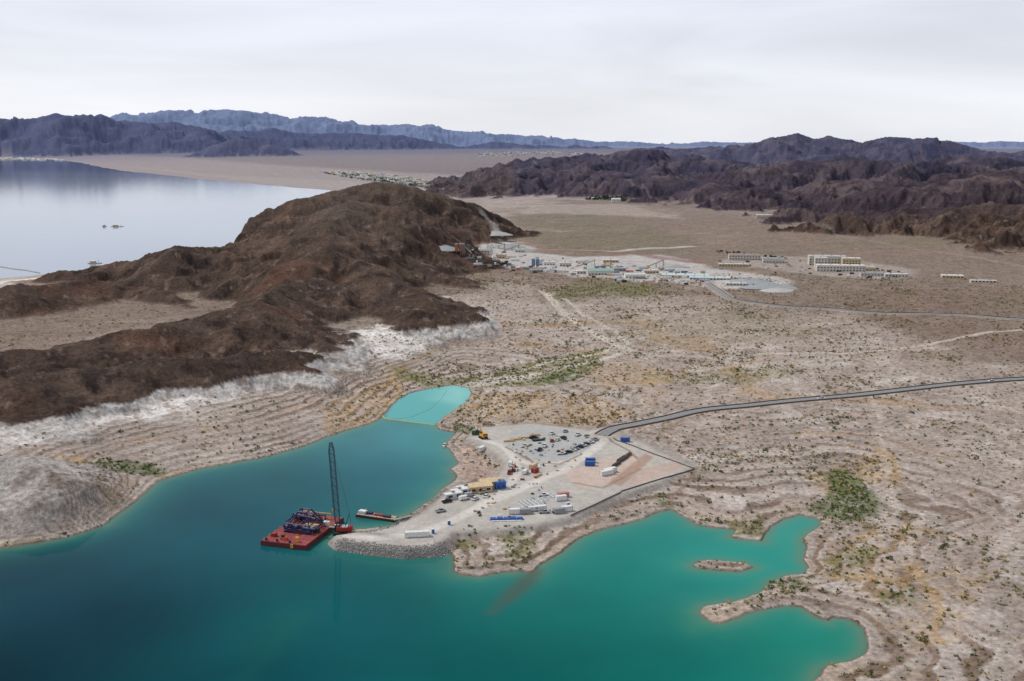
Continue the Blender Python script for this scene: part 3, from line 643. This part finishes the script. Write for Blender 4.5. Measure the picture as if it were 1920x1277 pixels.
for a in ((-13,0),(-13,6),(12,3)): b.beam((*a,z0),(a[0]*.6,a[1],z0+7),.5,DRK)
o=b.obj('intake_steel_frame',(0,2,0),parent=e); o.scale=(.8,1.25,1); b=B()
b.box(3,2,z0+.1,9,7,.5,TAN); b.box(3,2,z0+.61,7,5,.4,M('tan_insert',(222,200,160))); b.box(-5,-1,z0+.1,4,5,.6,TAN)
for i in range(6): b.beam((-12+i*4.2,14,z0),(-12+i*4.2,14,z0+3.2),.35,YEL)
for s_ in (0,3): b.beam((-12,14,z0+s_*.9+.3),(9,14,z0+s_*.9+.3),.3,YEL)
for i in range(5): b.beam((-11+i*4,9,z0+.6),(-11+i*4,16,z0+.6),.4,YEL)
o=b.obj('yellow_templates',parent=e); o.scale=(.8,1.2,1); b=B()
b.box(-2,-17,z0,3.4,1.8,1.4,ORG); b.box(-2.4,-17,z0+1.4,1.3,1.5,1,GLS); b.box(6,-18,z0,1.6,1.6,2.4,YEL); b.box(-9,-14,z0,2.4,2.4,1.6,RED); b.box(9,-3,z0,3,2.4,2.4,DRK); b.box(9,8,z0,3,2.4,2,WHT); b.box(-9,12,z0,3,2,1.6,DRK); b.box(-9,17,z0,2,3,1.2,RED)
for x in (-10,-4,3): b.cyl(x,-BW/2+1.4,z0,.6,1.2,DRK,8)
b.box(5,-BW/2-.3,.6,1.4,.5,2,YEL)
b.obj('deck_equipment',parent=e)
# crawler crane
pb=H1(640,1001); e=bpy.data.objects.new('crawler_crane',None); zb_=float(hz(pb[0],pb[1])); e.location=(pb[0],pb[1],zb_); bpy.context.collection.objects.link(e)
tip=atD([(620,829,math.hypot(pb[0],pb[1])+4)])[0]-np.array([pb[0],pb[1],zb_])
b=B()
for y in (-2.6,2.6):
    b.box(0,y,.05,8,1.1,1.3,TYR,0,.88,1)
    for i in range(6): b.beam((-3+i*1.2,y-.6,.7),(-3+i*1.2,y+.6,.7),.6,DRK,8)
b.box(0,0,.8,3,4.4,.7,DRK); b.cyl(0,0,1.5,1.3,.3,DRK); b.obj('crawler_tracks',parent=e); b=B()
b.box(1.2,0,1.8,7,3,2,RED); b.box(4.9,0,1.6,1.6,4,2.6,M('counterweight',(160,30,30),.6)); b.box(-2.6,1.9,1.8,2,1.2,2.3,GLS); b.box(-2.6,1.9,4.1,2.1,1.3,.12,WHT); b.box(2,0,3.8,3,2.4,.6,WHT); b.obj('machinery_house',parent=e); b=B()
foot=Vector((-1.5,0,2.4)); tp=Vector(tip); d=(tp-foot).normalized(); a=Vector((0,1,0)); a=(a-d*a.dot(d)).normalized(); c=d.cross(a); LB=(tp-foot).length; BM=M('boom_lattice',(46,62,84),.5)
def bw(t): return .35+.9*min(1,t/.12,(1-t)/.1+.15)
def bp_(t,i):
    o=[(1,1),(1,-1),(-1,-1),(-1,1)][i%4]; return foot+d*LB*t+(a*o[0]+c*o[1])*bw(t)
NB=22
for k_ in range(NB):
    t0,t1=k_/NB,(k_+1)/NB
    for i in range(4): b.beam(bp_(t0,i),bp_(t1,i),.22,BM); b.beam(bp_(t0,i),bp_(t1,i+1) if k_%2 else bp_(t1,i+3),.12,BM); b.beam(bp_(t0,i),bp_(t0,i+1),.12,BM)
b.obj('lattice_boom',parent=e); b=B()
mast=Vector((4.5,0,11)); b.beam((2,1,3.6),mast,.25,BM); b.beam((2,-1,3.6),mast,.25,BM); b.beam((5,0,3.8),mast,.15,BM)
for s_ in (-.5,.5): b.beam(mast+Vector((0,s_,0)),tp+Vector((0,s_,0)),.04,DRK)
b.beam(tp,(tp.x,tp.y,12),.06,DRK); b.box(tp.x,tp.y,10.6,.8,.8,1.5,YEL); b.obj('cables',parent=e)
g0=onz([(618,986)],3)[0]; g1=onz([(650,992)],3)[0]; b=B(); b.box(0,0,2.9,10,2,.3,GRY); 
for s_ in (-1,1): b.beam((-5,s_*.95,4.2),(5,s_*.95,4.2),.1,YEL)
for i in range(5):
    for s_ in (-1,1): b.beam((-4.5+i*2.25,s_*.95,3.2),(-4.5+i*2.25,s_*.95,4.2),.1,YEL)
b.obj('gangway',((g0[0]+g1[0])/2,(g0[1]+g1[1])/2,0),ra(-10))
d0,d1=onz([(672,962),(742,972)],1.2); Ld=np.linalg.norm(d1-d0); b=B(); dr_=math.atan2(d1[1]-d0[1],d1[0]-d0[0])
b.box(0,0,-.6,Ld,6,1.9,DK2); b.box(0,0,1.303,Ld-.3,5.6,.15,M('dock_deck',(176,160,140)))
b.box(-Ld*.38,0,1.45,4,3,1.6,WHT); b.box(-Ld*.2,.5,1.45,3,2.4,1.2,NAV); b.box(Ld*.05,0,1.45,5,2,.8,RED); b.box(Ld*.28,-.5,1.45,4,2.4,1,DRK); b.beam((-Ld*.3,1,1.5),(-Ld*.3,1,5),.2,GRY)
for i in range(10): b.beam((-Ld/2+i*Ld/9,-2.9,1.4),(-Ld/2+i*Ld/9,-2.9,2.3),.1,DRK)
b.beam((-Ld/2,-2.9,2.3),(Ld/2,-2.9,2.3),.08,DRK)
b.obj('work_dock',((d0[0]+d1[0])/2,(d0[1]+d1[1])/2,0),dr_)
r0,r1=onz([(742,972),(766,966)],2.5); b=B(); b.box(0,0,1.6,np.linalg.norm(r1-r0)+3,2.2,.25,GRY)
for s_ in (-1,1): b.beam((-5,s_,2.7),(5,s_,2.7),.1,YEL)
b.obj('dock_ramp',((r0[0]+r1[0])/2,(r0[1]+r1[1])/2,.3),math.atan2(r1[1]-r0[1],r1[0]-r0[0]))
def floats(px,name,w_,col):
    q=onz(px); b=B()
    for i in range(len(q)-1):
        n=max(2,int(np.linalg.norm(q[i+1]-q[i])/1.6))
        for j in range(n):
            A=q[i]+(q[i+1]-q[i])*(j/n); C_=q[i]+(q[i+1]-q[i])*((j+.85)/n); b.beam((*A,.1),(*C_,.1),w_,col,6)
    b.obj(name)
floats([(716,779),(722,785),(740,788),(780,793),(812,797),(822,796)],'floating_barrier',.5,M('float_yellow',(222,196,90),.6))
floats([(735,786),(770,782),(805,768),(825,750),(838,732)],'floating_barrier',.22,M('silt_curtain',(170,196,180),.6))
def boat(u,v,r,L_,name='small_boat'):
    p=onz([(u,v)],0)[0]; b=B()
    vs=[]; 
    for z,k_ in ((-.2,.75),(.8,1)): vs+=[(-L_/2,-L_*.15*k_,z),(L_*.2,-L_*.15*k_,z),(L_/2*k_,0,z),(L_*.2,L_*.15*k_,z),(-L_/2,L_*.15*k_,z)]
    b.add(vs,[(4,3,2,1,0),(5,6,7,8,9)]+[(i,(i+1)%5,5+(i+1)%5,5+i) for i in range(5)],WHT); b.box(-L_*.05,0,.81,L_*.3,L_*.2,.9,GLS); b.box(-L_*.05,0,1.72,L_*.34,L_*.22,.1,WHT); b.obj(name,(p[0],p[1],0),ra(r))
boat(834,836,80,6)
def rocks(name,px,n,spread,s0,s1):
    w=hit(px)[:,:2]; seg=np.linalg.norm(np.diff(w,axis=0),axis=1); cum=np.concatenate([[0],np.cumsum(seg)]); t=rng.random(n)*cum[-1]
    x=np.interp(t,cum,w[:,0])+rng.normal(0,spread,n); y=np.interp(t,cum,w[:,1])+rng.normal(0,spread,n); z=hz(x,y); s=rng.uniform(s0,s1,n)
    k_=z>-1.5; x,y,z,s=x[k_],y[k_],z[k_],s[k_]; n=len(x)
    V0=np.array([(1,0,0),(0,1,0),(-1,0,0),(0,-1,0),(0,0,.8),(0,0,-.8)]); F0=np.array([(0,1,4),(1,2,4),(2,3,4),(3,0,4),(1,0,5),(2,1,5),(3,2,5),(0,3,5)])
    V=V0[None]*s[:,None,None]*rng.uniform(.6,1.3,(n,6,1))+rng.normal(0,.15,(n,6,3))*s[:,None,None]+np.stack([x,y,z],1)[:,None]
    Fc=F0[None]+np.arange(n)[:,None,None]*6; g=rng.uniform(.75,1.2,(n,1,1)); c=np.broadcast_to(S(156,152,148)*g,(n,6,3))
    o=raw_mesh(name,V.reshape(-1,3),Fc.reshape(-1,3),3,c.copy()); o.data.materials.append(AM('rock'))
rocks('riprap_boulders',[(632,1016),(645,1023),(700,1029),(760,1035),(815,1034),(840,1026)],2400,1.5,.25,.65)
rocks('riprap_boulders',[(636,1000),(700,996),(740,985),(775,965),(815,940),(835,915)],900,1.2,.25,.6)
# ---------- industrial complex
PW=M('plant_wall',(206,200,190)); PR=M('plant_roof',(186,186,186)); BR=M('brown_roof',(150,132,122)); CR=M('cream_roof',(216,212,206)); TQ=M('pale_cover',(196,208,208),.6)
for nm,u,v,lx,ly,h,r,wl,rf,kd in [
 ('water_treatment_building',1395,486,44,26,7,-8,PW,BR,'flat'),('water_treatment_building',1450,492,30,18,6,-8,PW,GRY,'flat'),('water_treatment_building',1375,500,40,8,4,-8,TAN,CR,'flat'),
 ('water_treatment_plant',1550,497,50,18,13,-8,PW,PR,'flat'),('water_treatment_plant',1575,508,62,16,8,-8,PW,CR,'flat'),('water_treatment_plant',1538,503,16,12,15,-8,PW,CR,'flat'),('water_treatment_plant',1595,500,24,14,12,-8,TAN,CR,'flat'),('water_treatment_plant',1618,507,30,16,5,-8,TAN,PR,'flat'),('filter_building',1640,517,36,10,4,-8,PW,GRY,'flat'),('filter_building',1680,519,28,9,4,-8,PW,CR,'flat'),
 ('pump_house',1785,521,26,14,3.5,-12,TAN,CR,'flat'),('pump_house',1843,530,30,7,3,-8,PW,CR,'flat'),
 ('warehouse',1125,515,34,14,6,5,PW,M('teal_roof',(150,178,170)),'gable'),('warehouse',1190,521,26,10,5,5,WHT,CR,'gable'),('warehouse',1095,513,20,9,4,5,PW,CR,'flat'),('warehouse',1220,512,20,9,4,5,TAN,CR,'flat'),('warehouse',1160,508,18,9,4,5,GRY,PR,'flat'),
 ('covered_basin',1285,519,60,22,3,-8,PW,TQ,'flat'),('covered_basin',1330,524,50,18,3,-8,PW,TQ,'flat'),('covered_basin',1380,535,24,10,3,-8,PW,TQ,'flat'),
 ('workshop',910,478,18,10,7,-20,PW,GRY,'gable'),('workshop',940,484,14,9,6,-20,TAN,CR,'flat'),('workshop',1030,497,16,9,5,0,WHT,CR,'flat'),('workshop',1060,499,16,9,5,0,PW,CR,'flat'),('workshop',1145,492,22,9,4,0,TAN,CR,'flat'),('workshop',975,473,14,9,5,-10,PW,CR,'flat'),
 ('farmhouse',1155,377,24,14,6,0,WHT,CR,'gable'),('farmhouse',1115,374,18,12,5,0,WHT,CR,'gable'),('storage_hall',1440,408,50,22,6,-10,PW,CR,'flat')]:
    building(nm,u,v,lx,ly,h,r,wl,rf,kd)
FB=M('faded_blue',(110,140,170)); FR=M('faded_red',(196,130,116))
cl=[WHT,GRY,TAN,FB,FR,WHT,TQ,WHT,GRY,WHT,GRY,DRK]
rr=random.Random(5)
for i in range(110):
    u=rr.uniform(880,1330); v=478+(u-880)*.085+rr.uniform(-10,22)+ (6 if u>1100 else 0)
    container(u,v,rr.choice([0,5,90,-20,30]),rr.choice([6,6,12]),rr.choice(cl),'storage_container')
for i in range(50):
    u=rr.uniform(1340,1700); v=495+(u-1340)*.06+rr.uniform(-8,12); vehicle(rr.choice(['parked_car','pickup_truck','parked_van']),u,v,rr.choice([0,.2,1.5]),rr.choice([0,0,1,2,3]))
for i in range(60):
    u=rr.uniform(900,1330); v=478+(u-880)*.085+rr.uniform(-8,24); vehicle(rr.choice(['parked_car','pickup_truck','parked_van']),u,v,rr.choice([0,.2,1.5]),rr.choice([0,0,1,2,3]))
def silo(u,v,r,h,mat,name='silo',n=1):
    p=H1(u,v); b=B()
    for i in range(n):
        x=i*r*2.3; b.cyl(x,0,4,r,h-4,mat,14); b.cyl(x,0,h,r,r*.5,GRY,14,.3); b.cyl(x,0,1.5,r*.3,2.5,GRY,10,r)
        for a in range(4): b.beam((x+r*.8*math.cos(a*1.57+.8),r*.8*math.sin(a*1.57+.8),0),(x+r*.8*math.cos(a*1.57+.8),r*.8*math.sin(a*1.57+.8),4.5),.4,DRK)
    b.obj(name,(p[0],p[1],hz(p[0],p[1])))
silo(856,476,2.4,14,M('dusty_orange',(176,120,92)),'silo',2); silo(1000,502,2.5,12,FB,'silo',2); silo(915,474,2.4,12,WHT,'silo',2); silo(940,448,5,7,WHT,'water_tank',1)
def tower(u,v,w,h,mat,name):
    p=H1(u,v); b=B(); n=int(h/4)
    for a in (-1,1):
        for c_ in (-1,1): b.beam((a*w/2,c_*w/2,0),(a*w/2,c_*w/2,h),.6,mat)
    for k_ in range(1,n+1):
        z=h*k_/n; q_=[(-w/2,-w/2),(w/2,-w/2),(w/2,w/2),(-w/2,w/2)]
        for i in range(4): b.beam((*q_[i],z),(*q_[(i+1)%4],z),.4,mat); b.beam((*q_[i],z-h/n),(*q_[(i+1)%4],z),.3,mat)
    b.box(0,0,h*.45,w*.8,w*.8,h*.2,GRY); b.box(0,0,h*.8,w*1.1,w*1.1,h*.14,mat); b.beam((0,0,h*.85),(w*2.5,-w*2,2),1.4,mat)
    b.obj(name,(p[0],p[1],hz(p[0],p[1])))
tower(879,478,7,24,M('batch_steel',(84,66,60)),'batch_plant_tower'); tower(893,481,5,13,RST,'batch_plant_tower'); tower(868,476,5,15,GRY,'batch_plant_tower')
for u,v,s_,r in [(960,470,1.,10),(935,466,1.,-30),(1100,500,1.,0),(1230,500,1,20)]:
    p=H1(u,v); b=B(); b.beam((-12,0,1),(12,0,9),1.1,GRY); b.beam((11,-1,0),(11,-1,8.6),.4,DRK); b.beam((11,1,0),(11,1,8.6),.4,DRK); b.beam((0,1,0),(0,1,5),.4,DRK); b.beam((0,-1,0),(0,-1,5),.4,DRK); b.box(-12,0,0,3,3,2.4,YEL,0,1.3,1.3); b.obj('conveyor',(p[0],p[1],hz(p[0],p[1])),ra(r))
def pile(u,v,r,h,c,name='gravel_stockpile',seed=0,el=1):
    p=H1(u,v); n,mr=28,9; vs=[(0,0,h)]; fs=[]; r_=random.Random(seed)
    for j in range(1,mr+1):
        for i in range(n):
            a=2*math.pi*i/n; q_=r*j/mr*(1+.12*math.sin(3*a+seed)); vs.append((q_*math.cos(a)*el,q_*math.sin(a),h*(1-j/mr)*(1+.1*r_.uniform(-1,1))-(.6 if j==mr else 0)))
    for i in range(n): fs.append((0,1+i,1+(i+1)%n))
    for j in range(mr-1):
        for i in range(n): a=1+j*n+i; b_=1+j*n+(i+1)%n; fs.append((a,a+n,b_+n,b_))
    b=B(); b.add(vs,fs,c); b.obj(name,(p[0],p[1],hz(p[0],p[1])-.2))
GV=M('gravel_grey',(156,160,162)); GV2=M('gravel_light',(186,184,180))
for i,(u,v,r,h,c) in enumerate([(955,464,22,6,GV),(925,462,16,6,GV2),(985,470,18,4,GV),(1010,478,14,3,GV2),(1445,538,22,5,GV),(1420,530,18,4,GV),(1460,545,14,4,GV2),(1400,527,14,4,GV),(930,440,18,8,GV2),(1180,498,14,4,GV2),(1270,500,12,3,GV),(835,468,16,7,GV)]): pile(u,v,r,h,c,'gravel_stockpile',i,1.5)
# ---------- leafy masses
def leaves(name,x,y,z,r,cols,K=12,leaf=.45,hf=.8):
    n=len(x); th=rng.random((n,K))*2*np.pi; rad=np.sqrt(rng.random((n,K)))*r[:,None]*rng.uniform(.6,1.1,(n,K)); zz=rng.random((n,K))*r[:,None]*hf*np.sqrt(np.clip(1.15-(rad/r[:,None])**2,0.05,1))
    c=np.stack([x[:,None]+rad*np.cos(th),y[:,None]+rad*np.sin(th),z[:,None]+zz+.05*r[:,None]],-1)
    a=rng.normal(size=(n,K,3)); a/=np.linalg.norm(a,axis=-1,keepdims=True); b_=rng.normal(size=(n,K,3)); b_-=a*(a*b_).sum(-1,keepdims=True); b_/=np.linalg.norm(b_,axis=-1,keepdims=True)
    s=(leaf*r)[:,None,None]*rng.uniform(.6,1.2,(n,K,1)); a=a*s; b_=b_*s*.8
    V=np.stack([c-a-b_,c+a-b_*.6,c+a*.7+b_,c-a*.8+b_*.8],2).reshape(-1,3)
    col=np.repeat((cols[:,None,:]*rng.uniform(.65,1.35,(n,K,1))).reshape(-1,3),4,axis=0)
    o=raw_mesh(name,V,np.arange(len(V)),4,np.clip(col,0,1)); o.data.materials.append(AM('foliage')); return o
NCAND=110000
ph=rng.uniform(-.49,.49,NCAND); r_=np.sqrt(rng.uniform(300**2,1450**2,NCAND)); bx=r_*np.sin(ph); by=r_*np.cos(ph); bz=hz(bx,by)
ri=np.interp(r_,RR,np.arange(NR)).astype(int); ci=np.interp(ph,PH,np.arange(NC)).astype(int)
ok=(bz>.5)&(pm_[ri,ci]<.05)&(HM[ri,ci]<.3)
band=n1(bz+.3*N1[ri,ci],1.3,7); cl_=fbm(bx,by,70,3,700); pr=.12+.6*RIS[ri,ci]*sst(-.3,.2,cl_)+.35*sst(.45,.75,band)*sst(-.2,.25,cl_)+.4*sst(.1,.4,cl_)
pr=pr*(1-.65*(1-rt[ri,ci])); ok&=rng.random(NCAND)<pr
for q in (ROAD1,ROAD2): ok&=line_d(bx,by,q[::3])>8
bx,by,bz=bx[ok],by[ok],bz[ok]; n=len(bx); print('bushes',n)
rs=rng.gamma(4,.15,n)+.3; t=rng.random(n)[:,None]
cb=np.where(t<.5,S(128,126,84),np.where(t<.78,S(104,108,74),S(186,156,108)))
leaves('desert_scrub',bx,by,bz-.05,rs,cb,9,.4,.8)
gx_,gy_,gr_,gc_=[],[],[],[]
for w,dn,col in GP:
    lo,hi=w.min(0),w.max(0); A=(hi-lo).prod(); nn=int(min(9000,A*.16*dn)); x=rng.uniform(lo[0],hi[0],nn); y=rng.uniform(lo[1],hi[1],nn); k_=poly_sd(x,y,w)+9*fbm(x,y,20,2,3)>1
    x,y=x[k_],y[k_]; gx_.append(x); gy_.append(y); gr_.append(rng.uniform(.5,1.3,len(x))); gc_.append(np.broadcast_to((S(104,120,66) if col[0]<.4 and dn>.2 else S(150,134,88)),(len(x),3)))
gx_,gy_,gr_,gc_=map(np.concatenate,(gx_,gy_,gr_,gc_)); gz=hz(gx_,gy_); k_=gz>.2; leaves('tamarisk_thicket',gx_[k_],gy_[k_],gz[k_],gr_[k_],gc_[k_]*rng.uniform(.6,1.3,(k_.sum(),1)),10,.42,.9)
def trees(px,n,rad,name,rmin=0,col=(60,76,50)):
    w=hit(px,rmin)[:,:2]; lo,hi=w.min(0),w.max(0); x=rng.uniform(lo[0],hi[0],n*4); y=rng.uniform(lo[1],hi[1],n*4); k_=poly_sd(x,y,w)>0; x,y=x[k_][:n],y[k_][:n]
    leaves(name,x,y,hz(x,y)+rad*.3,np.full(len(x),rad)*rng.uniform(.6,1.3,len(x)),np.broadcast_to(S(*col),(len(x),3)),16,.4,1.2)
trees([(1102,370),(1150,371),(1175,374),(1172,378),(1100,376)],70,4.5,'distant_trees'); trees([(605,325),(660,326),(740,338),(812,343),(815,348),(740,346),(650,334)],260,5,'distant_trees',2600,(84,98,84)); trees([(1340,470),(1480,485),(1470,488),(1345,474)],60,2,'distant_trees'); trees([(1500,490),(1700,512),(1700,516),(1500,495)],60,1.8,'distant_trees')
def scatter_boxes(name,px,n,sx,sy,sz,mats,rmin=0,wz=False):
    w=hit(px,rmin)[:,:2]; lo,hi=w.min(0),w.max(0); b=B(); c_=0
    while c_<n:
        x,y=random.uniform(lo[0],hi[0]),random.uniform(lo[1],hi[1])
        if poly_sd(np.array([x]),np.array([y]),w)[0]<0: continue
        c_+=1; z=-float(drop(math.hypot(x,y))) if wz else float(hz(x,y)); b.box(x,y,z,sx*random.uniform(.6,1.3),sy,sz,random.choice(mats)); b.box(x,y,z+sz,sx*.5,sy*.7,sz*.4,random.choice(mats),0,.6,.4)
    b.obj(name)
scatter_boxes('trailer_village',[(600,322),(660,322),(800,337),(812,345),(740,343),(640,331)],320,16,10,6,[WHT,TAN,GRY,WHT],2600)
scatter_boxes('marina_boats',[(0,295.5),(100,297.5),(130,301),(60,301),(0,300)],150,34,20,5,[WHT,WHT,GRY,TAN],0,True)
scatter_boxes('distant_town',[(900,286),(1050,284),(1100,290),(900,294)],120,24,16,8,[WHT,GRY,TAN,WHT],5000)
for u,v,l in [(220,425,26),(178,494,20),(196,425,8)]:
    p=onz([(u,v)])[0]; b=B(); b.box(0,0,-.5,l,10,1.4,GRY); b.box(-l*.15,0,.9,l*.4,6,3,TAN); b.box(-l*.15,0,3.9,l*.45,7,.4,WHT); b.beam((l*.3,0,.9),(l*.3,0,6),.3,DRK); b.obj('floating_platform',(p[0],p[1],0))
q=onz([(-60,503),(0,500),(30,505),(50,507),(75,512)]); b=B()
for i in range(len(q)-1):
    for j in range(8): A=q[i]+(q[i+1]-q[i])*(j/8); C_=q[i]+(q[i+1]-q[i])*((j+.8)/8); b.beam((*A,.4),(*C_,.4),1.4,GV2)
b.obj('floating_breakwater')
print('objects',time.time()-T0)
# ---------- world, sun, camera
w=bpy.data.worlds.new('World'); bpy.context.scene.world=w; w.use_nodes=True; nt=w.node_tree; L=nt.links.new
for n in list(nt.nodes): nt.nodes.remove(n)
SE,SA=math.radians(48),math.radians(-62)
sky=nd(nt,'ShaderNodeTexSky'); sky.sky_type='NISHITA'; sky.sun_disc=False; sky.sun_elevation=SE; sky.sun_rotation=SA
tc=nd(nt,'ShaderNodeTexCoord'); sx=nd(nt,'ShaderNodeSeparateXYZ'); L(tc.outputs['Generated'],sx.inputs[0])
rp=nd(nt,'ShaderNodeValToRGB'); e=rp.color_ramp.elements
e[0].position=0; e[0].color=(8.8,9.0,9.6,1); e[1].position=1; e[1].color=(3.2,3.4,3.8,1)
for p_,c_ in [(.03,(9.0,9.2,9.8,1)),(.08,(8.2,8.4,9.3,1)),(.14,(8.2,8.5,9.6,1)),(.3,(5.6,5.9,6.6,1))]:
    q=e.new(p_); q.color=c_
L(sx.outputs['Z'],rp.inputs[0])
mp=nd(nt,'ShaderNodeMapping'); mp.inputs['Scale'].default_value=(1.6,1.6,9); mp.inputs['Rotation'].default_value=(0.12,.18,0); L(tc.outputs['Generated'],mp.inputs[0])
cn=nd(nt,'ShaderNodeTexNoise'); cn.inputs['Scale'].default_value=1.6; cn.inputs['Detail'].default_value=6; cn.inputs['Roughness'].default_value=.5; cn.inputs['Distortion'].default_value=.4; L(mp.outputs[0],cn.inputs['Vector'])
mr=nd(nt,'ShaderNodeMapRange'); mr.inputs[1].default_value=.35; mr.inputs[2].default_value=.65; mr.inputs[3].default_value=.91; mr.inputs[4].default_value=1.09; L(cn.outputs[0],mr.inputs[0])
vm=nd(nt,'ShaderNodeVectorMath',operation='SCALE'); L(rp.outputs[0],vm.inputs[0]); L(mr.outputs[0],vm.inputs['Scale'])
mc=nd(nt,'ShaderNodeMixRGB'); mc.inputs[0].default_value=.9; L(sky.outputs[0],mc.inputs[1]); L(vm.outputs[0],mc.inputs[2])
bg=nd(nt,'ShaderNodeBackground'); bg.inputs[1].default_value=.1; L(mc.outputs[0],bg.inputs[0]); ow=nd(nt,'ShaderNodeOutputWorld'); L(bg.outputs[0],ow.inputs[0])
sl_=bpy.data.lights.new('sun','SUN'); sl_.energy=2.5; sl_.angle=math.radians(7); sl_.color=(1,.96,.9); so=bpy.data.objects.new('sun',sl_); bpy.context.collection.objects.link(so)
sd_=Vector((math.sin(SA)*math.cos(SE),math.cos(SA)*math.cos(SE),math.sin(SE))); so.rotation_euler=sd_.to_track_quat('Z','Y').to_euler()
cam=bpy.data.cameras.new('camera'); co=bpy.data.objects.new('camera',cam); bpy.context.collection.objects.link(co); co.location=(0,0,CAM); co.rotation_euler=(math.pi/2-P,0,0)
cam.sensor_width=36; cam.lens=36*F/1920; cam.clip_start=1; cam.clip_end=150000; bpy.context.scene.camera=co
vs=bpy.context.scene.view_settings; vs.view_transform='Standard'; vs.look='None'; vs.exposure=0
print('done',time.time()-T0)
